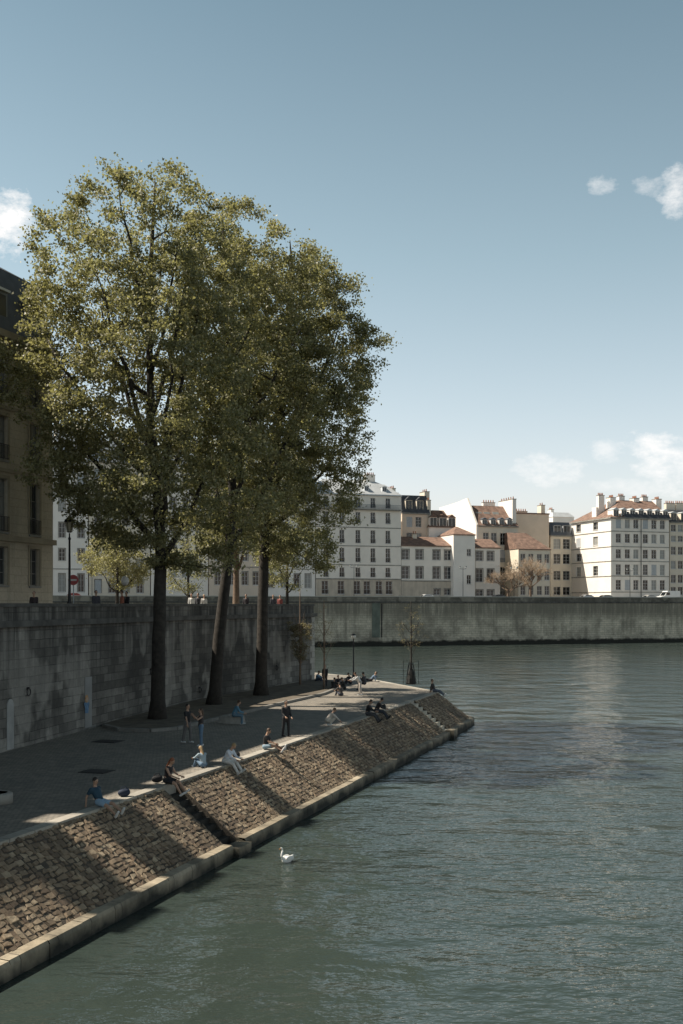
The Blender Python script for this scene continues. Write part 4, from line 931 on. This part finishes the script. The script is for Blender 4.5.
def person(loc, face, pose, top, bottom, hair='dark', label='', s=1.0, sleeves='short', legs='long', shoes=(.6, .6, .58), hat=None, longhair=False, group=None, opts=None, down=.5):
    """face = heading of the person's front in radians from +x; local front is +y"""
    o = dict(lean=0, thigh=(0, 0), shin=(0, 0), spread=(.0, .0), arm=((8, 6), (8, 6)), fore=((12, 0), (12, 0)), ph=.93, head=0, lie=False)
    if pose == 'stand': o.update(thigh=(6, -6), shin=(0, -8))
    if pose == 'walk': o.update(thigh=(22, -18), shin=(4, -32), arm=((-18, 6), (20, 6)))
    if pose == 'photo': o.update(thigh=(4, -4), shin=(0, -5), arm=((60, 25), (60, 25)), fore=((140, -25), (140, -25)))
    if pose == 'edge': o.update(ph=.13, lean=12, thigh=(82, 78), shin=(40, 34), arm=((30, 8), (34, 8)), fore=((75, -10), (70, -10)), head=22)
    if pose == 'edgeback': o.update(ph=.13, lean=-14, thigh=(84, 80), shin=(48, 52), arm=((-22, 12), (-18, 12)), fore=((-5, 0), (-5, 0)), head=5)
    if pose == 'ground': o.update(ph=.13, lean=14, thigh=(118, 124), shin=(28, 20), arm=((55, 8), (55, 8)), fore=((80, -14), (80, -14)), head=18)
    if pose == 'stretch': o.update(ph=.13, lean=8, thigh=(92, 100), shin=(80, 60), arm=((28, 6), (40, 6)), fore=((70, -12), (75, -12)), head=20)
    if pose == 'crouch': o.update(ph=.36, lean=38, thigh=(112, 105), shin=(-38, -44), arm=((58, 6), (50, 6)), fore=((45, 0), (45, 0)), head=10)
    if pose == 'bend': o.update(ph=.90, lean=48, thigh=(10, -12), shin=(-4, -14), arm=((55, 6), (60, 6)), fore=((70, 0), (70, 0)), head=15)
    if pose == 'seat': o.update(ph=.52, lean=6, thigh=(86, 82), shin=(4, -4), arm=((28, 8), (28, 8)), fore=((70, -12), (70, -12)), head=10)
    if pose == 'lie': o.update(ph=.14, lean=-72, thigh=(92, 96), shin=(82, 88), arm=((-30, 20), (-60, 20)), fore=((20, 0), (100, 0)), head=-10)
    if opts: o.update(opts)
    if callable(loc): loc = loc()
    rt = empty('person', loc, face-math.pi/2, label, 'person', group); rt.scale = (s, s, s)
    def dir_(a, out=0, sx=1): a, out = R(a), R(out); return Vector((sx*math.sin(out), math.sin(a)*math.cos(out), -math.cos(a)*math.cos(out)))
    ln = R(o['lean']); T = Vector((0, math.sin(ln), math.cos(ln)))
    P = Vector((0, 0, o['ph'])); Fw = Vector((0, math.cos(ln), -math.sin(ln)))
    waist = P+T*.18; chest = P+T*.38; neck = P+T*.52; hl = R(o['lean']*.5+o['head']); Hd = Vector((0, math.sin(hl), math.cos(hl))); Hf = Vector((0, math.cos(hl), -math.sin(hl)))
    hb = neck+Hd*.10; hc = hb+Hd*.09+Hf*.015
    B = MB(); C1 = MB(); C2 = MB(); SH = []; ex = []
    cap(B, P, .125, waist, .11); cap(B, waist, .11, chest, .125); cap(B, neck-T*.06, .07, hb, .055)
    for sx in (-1, 1): cap(B, P+Vector((sx*.05, 0, 0)), .1, waist+Vector((sx*.03, 0, 0)), .1); cap(B, waist+Vector((sx*.03, 0, 0)), .1, chest+Vector((sx*.08, 0, 0)), .09); cap(B, chest+Vector((sx*.05, 0, 0))+T*.06, .07, chest+Vector((sx*.16, 0, 0))+T*.08, .055)
    B.ball(hc+Hd*.02, (.078, .095, .105), 12, 10); B.ball(hc-Hd*.06+Hf*.03, (.05, .055, .05), 10, 8)
    n_ = MB(); n_.ball(hc+Hf*.100-Hd*.012, (.013, .02, .02), 6, 5)
    for sx in (-1, 1): n_.ball(hc+Vector((sx*.080, 0, 0)), (.012, .02, .03), 6, 5)
    ex.append((n_, 0)); e_ = MB()
    for sx in (-1, 1): e_.ball(hc+Hf*.088+Hd*.02+Vector((sx*.032, 0, 0)), .010, 6, 4)
    ex.append((e_, 1)); l_ = MB(); l_.ball(hc+Hf*.088-Hd*.052, (.022, .008, .006), 6, 4); ex.append((l_, 2))
    cap(C1, P+T*.02, .142, waist, .13); cap(C1, waist, .13, chest, .14)
    for sx in (-1, 1): cap(C1, waist+Vector((sx*.035, 0, 0)), .115, chest+Vector((sx*.085, 0, 0)), .105); cap(C1, chest+Vector((sx*.05, 0, 0))+T*.06, .08, chest+Vector((sx*.16, 0, 0))+T*.075, .068)
    cap(C2, P, .14, P+T*.08, .135)
    for i, sx in enumerate((-1, 1)):
        sh = chest+T*.075+Vector((sx*.175, 0, 0)); ad = dir_(o['arm'][i][0], o['arm'][i][1], sx); el = sh+ad*.28; fd = dir_(o['fore'][i][0]+0, o['fore'][i][1], sx); wr = el+fd*.25; hd = wr+fd*.075
        cap(B, sh, .055, el, .04); cap(B, el, .04, wr, .027); cap(B, wr, .026, hd, .036)
        side = fd.cross(Vector((1, 0, 0))); side = side.normalized() if side.length > .1 else Vector((0, 1, 0))
        fg = MB(); x_ = fd.cross(side).normalized()
        for k in range(4):
            q = hd+side*(k-1.5)*.019+fd*.015; L_ = (.065, .075, .07, .055)[k]; fg.tube([q, q+fd*L_*.5, q+fd*L_*.85+x_*.022, q+fd*L_*.9+x_*.04], [.0095, .009, .008, .006], 5)
        q = wr+fd*.03+side*.03; fg.tube([q, q+side*.03+fd*.025, q+side*.035+fd*.06], [.011, .01, .007], 5); ex.append((fg, 0))
        cap(C1, sh, .072, sh+ad*(.17 if sleeves == 'short' else .28), .058 if sleeves == 'short' else .054) if sleeves != 'none' else None
        if sleeves == 'long': cap(C1, el, .054, wr-fd*.02, .04)
        hp = P+Vector((sx*.09, 0, 0)); td = dir_(o['thigh'][i], 4, sx); kn = hp+td*.43; sd_ = dir_(o['shin'][i], 0, sx); an = kn+sd_*.41
        fwd = Vector((0, sd_.z*-1, sd_.y)) if False else (Vector((0, -sd_.z, sd_.y)) if abs(o['shin'][i]) < 200 else Vector((0, 1, 0)))
        if pose in ('stand', 'walk', 'photo', 'bend', 'crouch', 'seat'): fwd = Vector((0, 1, 0))
        cap(B, hp, .095, kn, .058); cap(B, kn, .057, an, .037); ft = an+sd_*.045; cap(B, ft-fwd*.03, .036, ft+fwd*.14, .03)
        if legs == 'long': cap(C2, hp, .112, kn, .074); cap(C2, kn, .074, an, .058)
        elif legs == 'short': cap(C2, hp, .115, hp+td*.28, .09)
        elif legs == 'skirt': cap(C2, hp, .13, hp+td*.40, .13)
        if shoes:
            q = MB(); cap(q, ft-fwd*.05+sd_*.005, .045, ft+fwd*.15+sd_*.012, .038); SH.append(q)
    remesh(B, 'body', [SK, EYE, LIP], rt, .021, ex)
    remesh(C1, 'shirt', cm(top), rt, .028); remesh(C2, {'long': 'trousers', 'short': 'shorts', 'skirt': 'skirt'}[legs], cm(bottom), rt, .028)
    for q in SH: q.build('shoe', cm(shoes, .6), rt, True)
    hb_ = MB(); hb_.ball(hc+Hd*.038-Hf*.018, (.088, .100, .100), 12, 10)
    if longhair: cap(hb_, hc-Hf*.06, .07, neck-Fw*.09-T*.08, .05)
    remesh(hb_, 'hair', cm(HAIRC[hair], .6), rt, .02)
    if hat: q = MB(); q.ball(hc+Hd*.065, (.105, .118, .085), 12, 8); q.tube([hc+Hd*.045, hc+Hd*.055], [.16, .15], 16); q.build('hat', cm(hat), rt, True)
    return rt
VA = math.atan2(V.y, V.x)           # facing the water
def K(px, py, back=.12):            # a seat on the kerb line below picture point
    p = G(px, py, ZQ); u = p.dot(U); return UV(u, KA+back, ZQ+.03)
wh, navy, blk, jean, lb = (.72, .71, .69), (.02, .045, .08), (.018, .018, .02), (.12, .19, .27), (.28, .38, .47)
edge = 'people sitting on the kerb with legs over the bank'
person(K(102, 807), VA-.25, 'edgeback', (.02, .055, .085), (.25, .36, .46), 'dark', 'person in navy top and pale blue shorts leaning back on the kerb', legs='short', group=edge, opts=dict(lean=-30, thigh=(86, 80), shin=(60, 56), arm=((-38, 14), (-30, 14)), head=25))
person(K(163, 784), VA-.1, 'edge', (.025, .02, .022), blk, 'red', 'red haired person in a black vest and white shoes sitting on the kerb', sleeves='none', legs='short', longhair=True, group=edge, shoes=(.75, .74, .72))
person(K(205, 768, .55), VA+2.6, 'ground', (.30, .38, .43), jean, 'blond', 'fair haired person in pale denim sitting on the ground beside the pale shirted man', .88, sleeves='long', longhair=True)
person(K(219, 764), VA-.15, 'edge', (.62, .66, .72), (.62, .60, .56), 'blond', 'man in a pale blue white shirt and light trousers bending forward on the kerb', sleeves='long', group=edge, opts=dict(lean=30))
person(K(262, 750, .2), VA+.05, 'stretch', blk, (.20, .28, .34), 'brown', 'person in black with bare legs stretched over the kerb beside the standing man', legs='short', group=edge)
person(G(187.5, 743, ZQ), R(-30), 'walk', (.012, .012, .014), (.13, .125, .12), 'dark', 'man in black T-shirt, grey trousers and white shoes standing beside the woman in jeans', 1.03, opts=dict(thigh=(10, -10), shin=(0, -14)))
person(G(201, 746, ZQ), R(200), 'photo', (.05, .045, .045), jean, 'brown', 'woman in jeans raising both hands to her head in front of the tree bed', .97, sleeves='none', longhair=True)
person(G(286, 736.5, ZQ), R(-60), 'stand', blk, (.016, .016, .018), 'dark', 'person dressed all in black standing alone on the promenade looking down at a paper', 1.0, sleeves='long', shoes=blk, opts=dict(fore=((55, -8), (62, -8))))
person(G(327, 727, ZQ)+Vector((0, 0, .0)), R(10), 'crouch', (.55, .50, .44), (.50, .45, .38), 'brown', 'person in beige crouching on the sunlit paving', .95, sleeves='long')
person(K(366, 716), VA+.1, 'edge', blk, (.05, .05, .055), 'dark', 'left one of two dark clothed people side by side on the kerb', sleeves='long', group=edge, shoes=blk)
person(K(375, 713), VA+.25, 'edge', (.035, .03, .03), (.03, .035, .045), 'dark', 'right one of two dark clothed people side by side on the kerb', sleeves='long', group=edge, shoes=blk, opts=dict(lean=25))
tp = tip.lerp(tip_a, .3)+Vector((-.25, -.1, ZQ+.03))
person(tp, R(-15), 'edgeback', (.05, .045, .045), (.10, .12, .15), 'brown', 'person with pale shoes sitting alone on the very tip of the quay', sleeves='long', shoes=wh)
person(G(360, 695, ZQ), R(200), 'bend', (.66, .66, .64), (.50, .45, .40), 'brown', 'person in a white shirt bending over in the sun below the globe lamp', 1.0, sleeves='long', opts=dict(lean=30))
person(G(364.5, 690, ZQ), R(150), 'seat', (.05, .05, .055), (.04, .04, .05), 'dark', 'dark clothed person sitting right behind the bending person in white', sleeves='long', shoes=blk)
person(G(371, 681.5, ZQ), R(175), 'lie', (.10, .15, .22), (.025, .025, .03), 'dark', 'person in blue lying on the paving right of the globe lamp', sleeves='long', shoes=blk, opts=dict(lean=-40))
grp = 'people sitting in the shade by the wall corner'
for px, py, top, bot, hr, lab, fc in [(316.5, 682, (.12, .22, .32), (.05, .06, .08), 'brown', 'person in a blue jacket sitting against the corner of the quay wall', -20),
        (333, 690, blk, blk, 'dark', 'black clothed person at the left of the shaded group beyond the sapling', 60), (339, 686.5, (.04, .04, .05), (.05, .06, .09), 'dark', 'dark haired person at the back of the shaded group left of the globe lamp', 250),
        (344.5, 689.5, (.03, .03, .03), (.03, .03, .03), 'brown', 'person in black sitting at the right of the shaded group, nearest the globe lamp', 200), (341, 696, (.07, .06, .055), (.03, .035, .05), 'dark', 'person in a grey brown top sitting in front of the shaded group', 120),
        (350.5, 684, (.05, .05, .06), (.04, .04, .05), 'dark', 'person in dark clothes sitting at the foot of the globe lamp', 220)]:
    person(G(px, py, ZQ), R(fc), 'ground', top, bot, hr, lab, sleeves='long', shoes=blk, group=grp)
person(G(325, 688, ZQ)+Vector((0, .6, 0)), R(250), 'stand', (.03, .03, .035), (.03, .03, .035), 'dark', 'dark figure standing beside the thin sapling at the wall corner', sleeves='long', shoes=blk)
person(G(234, 724, ZQ), R(10), 'seat', (.10, .22, .30), (.10, .17, .22), 'brown', 'person in a blue jacket seated on the low stone block beside the tree bed', 1.0, sleeves='long', opts=dict(lean=22, ph=.5))
blk_ = MB().frustum(-.75, .6, -.32, .32, 0, .38, .05, .05, .04, .04).build('stone_block', M['coping']); blk_.location = G(233, 723.2, ZQ); blk_.rotation_euler = (0, 0, -.3); tag(blk_, 'low pale stone block on the promenade under the person in blue', 'stone seat')
# upper street
ug = 'people on the upper street behind the parapet'
def UP(px, Y): return Vector(((px-CX)/F*Y, Y, ZS))
for px, Y, top, bot, hr, lab, fc, sc in [(122, 66, (.28, .10, .06), blk, 'brown', 'person in a rust top below the white balloon on the upper street', 200, 1.0), (126.5, 66.5, (.02, .02, .025), blk, 'dark', 'person in black close behind the person in rust on the upper street', 240, .98),
        (191.5, 79, (.62, .61, .58), jean, 'brown', 'person in white on the upper street between the first two big trunks', 270, .98), (198, 80, (.03, .03, .035), blk, 'dark', 'person in dark top on the upper street just right of the person in white', 250, 1.0), (204, 81, (.60, .58, .55), (.1, .1, .1), 'blond', 'fair haired person in white behind the parapet near the leaning trunk', 280, .95),
        (246, 88, (.03, .025, .03), blk, 'dark', 'person in black behind the parapet between the second and third big trunks', 260, 1.0), (280, 93, (.22, .06, .05), blk, 'dark', 'person in a dark red top behind the parapet right of the third big trunk', 260, .98), (273, 92, (.04, .04, .05), blk, 'brown', 'person in a dark jacket behind the parapet next to the one in dark red', 280, 1.0),
        (96, 62, (.05, .05, .06), (.3, .3, .3), 'dark', 'person in a dark grey jacket on the upper street right of the road sign', 300, .98), (34, 55, (.03, .02, .02), blk, 'brown', 'person by the parapet in front of the tan building', 270, .9)]:
    person(UP(px, Y), R(fc), 'stand', top, bot, hr, lab, sc, sleeves='long', group=ug)
b = empty('balloon', UP(125, 66.2)+Vector((0, 0, 2.25)), 0, 'white balloon above the two people on the upper street', 'balloon'); MB().ball((0, 0, .1), (.24, .24, .29), 16, 12).build('balloon_skin', M['frame'], b, True); MB().tube([(0, 0, -.19), (.02, 0, -.6), (0, 0, -1.0)], .006, 4).build('string', M['frame'], b)
# bags on the kerb
def bag(P, lab, col=(.012, .012, .014), s=1):
    q = MB(); q.ball((0, 0, .15*s), (.26*s, .17*s, .16*s), 12, 8); q.ball((.1*s, .02, .2*s), (.15*s, .13*s, .13*s), 10, 8)
    o = empty('bag', P, .5, lab, 'bag'); remesh(q, 'bag_body', cm(col), o, .03); MB().tube([(-.15*s, 0, .27*s), (-.08*s, 0, .38*s), (.08*s, 0, .38*s), (.15*s, 0, .27*s)], .014, 5, False).build('strap', cm(col), o)
bag(K(152, 783, .55), 'black bag on the paving behind the red haired person', s=.85); bag(K(117, 797, .25), 'dark blue bag beside the nearest seated person', (.015, .025, .05), .85); bag(K(231, 758, .4), 'black bag beside the man in the pale shirt', s=.7); bag(K(380, 709, .4), 'dark bag right of the two people side by side on the kerb', s=.8)
# ------------------------------------------------------------------ swan
sw = empty('swan', G(287, 862, 0), R(228), 'white swan swimming just off the stone bank', 'swan'); sw.scale = (.62, .62, .72)
q = MB(); q.ball((0, 0, .11), (.36, .2, .17), 16, 10); cap(q, (-.22, 0, .16), .12, (-.46, 0, .26), .03); cap(q, (.18, 0, .14), .13, (.34, 0, .22), .075)
nk = [(.32, 0, .2), (.42, 0, .33), (.40, 0, .47), (.33, 0, .58), (.35, 0, .68), (.42, 0, .71)]
for i in range(5): cap(q, nk[i], .06-.006*i, nk[i+1], .055-.006*i)
q.ball((.44, 0, .705), (.07, .045, .045), 10, 8)
remesh(q, 'body', plain('swan_white', (.80, .79, .75), .7, .04, 5), sw, .02)
MB().tube([(.49, 0, .70), (.56, 0, .685), (.60, 0, .675)], [.026, .018, .008], 8).build('beak', plain('orange_beak', (.55, .20, .03), .4, .1, 5), sw, True)
for s_ in (-1, 1): w_ = MB(); w_.ball((-.08, s_*.15, .19), (.3, .075, .13), 14, 8); w_.build('wing', plain('wing_white', (.78, .77, .73), .8, .05, 9), sw, True)
print('objects', len(bpy.data.objects))
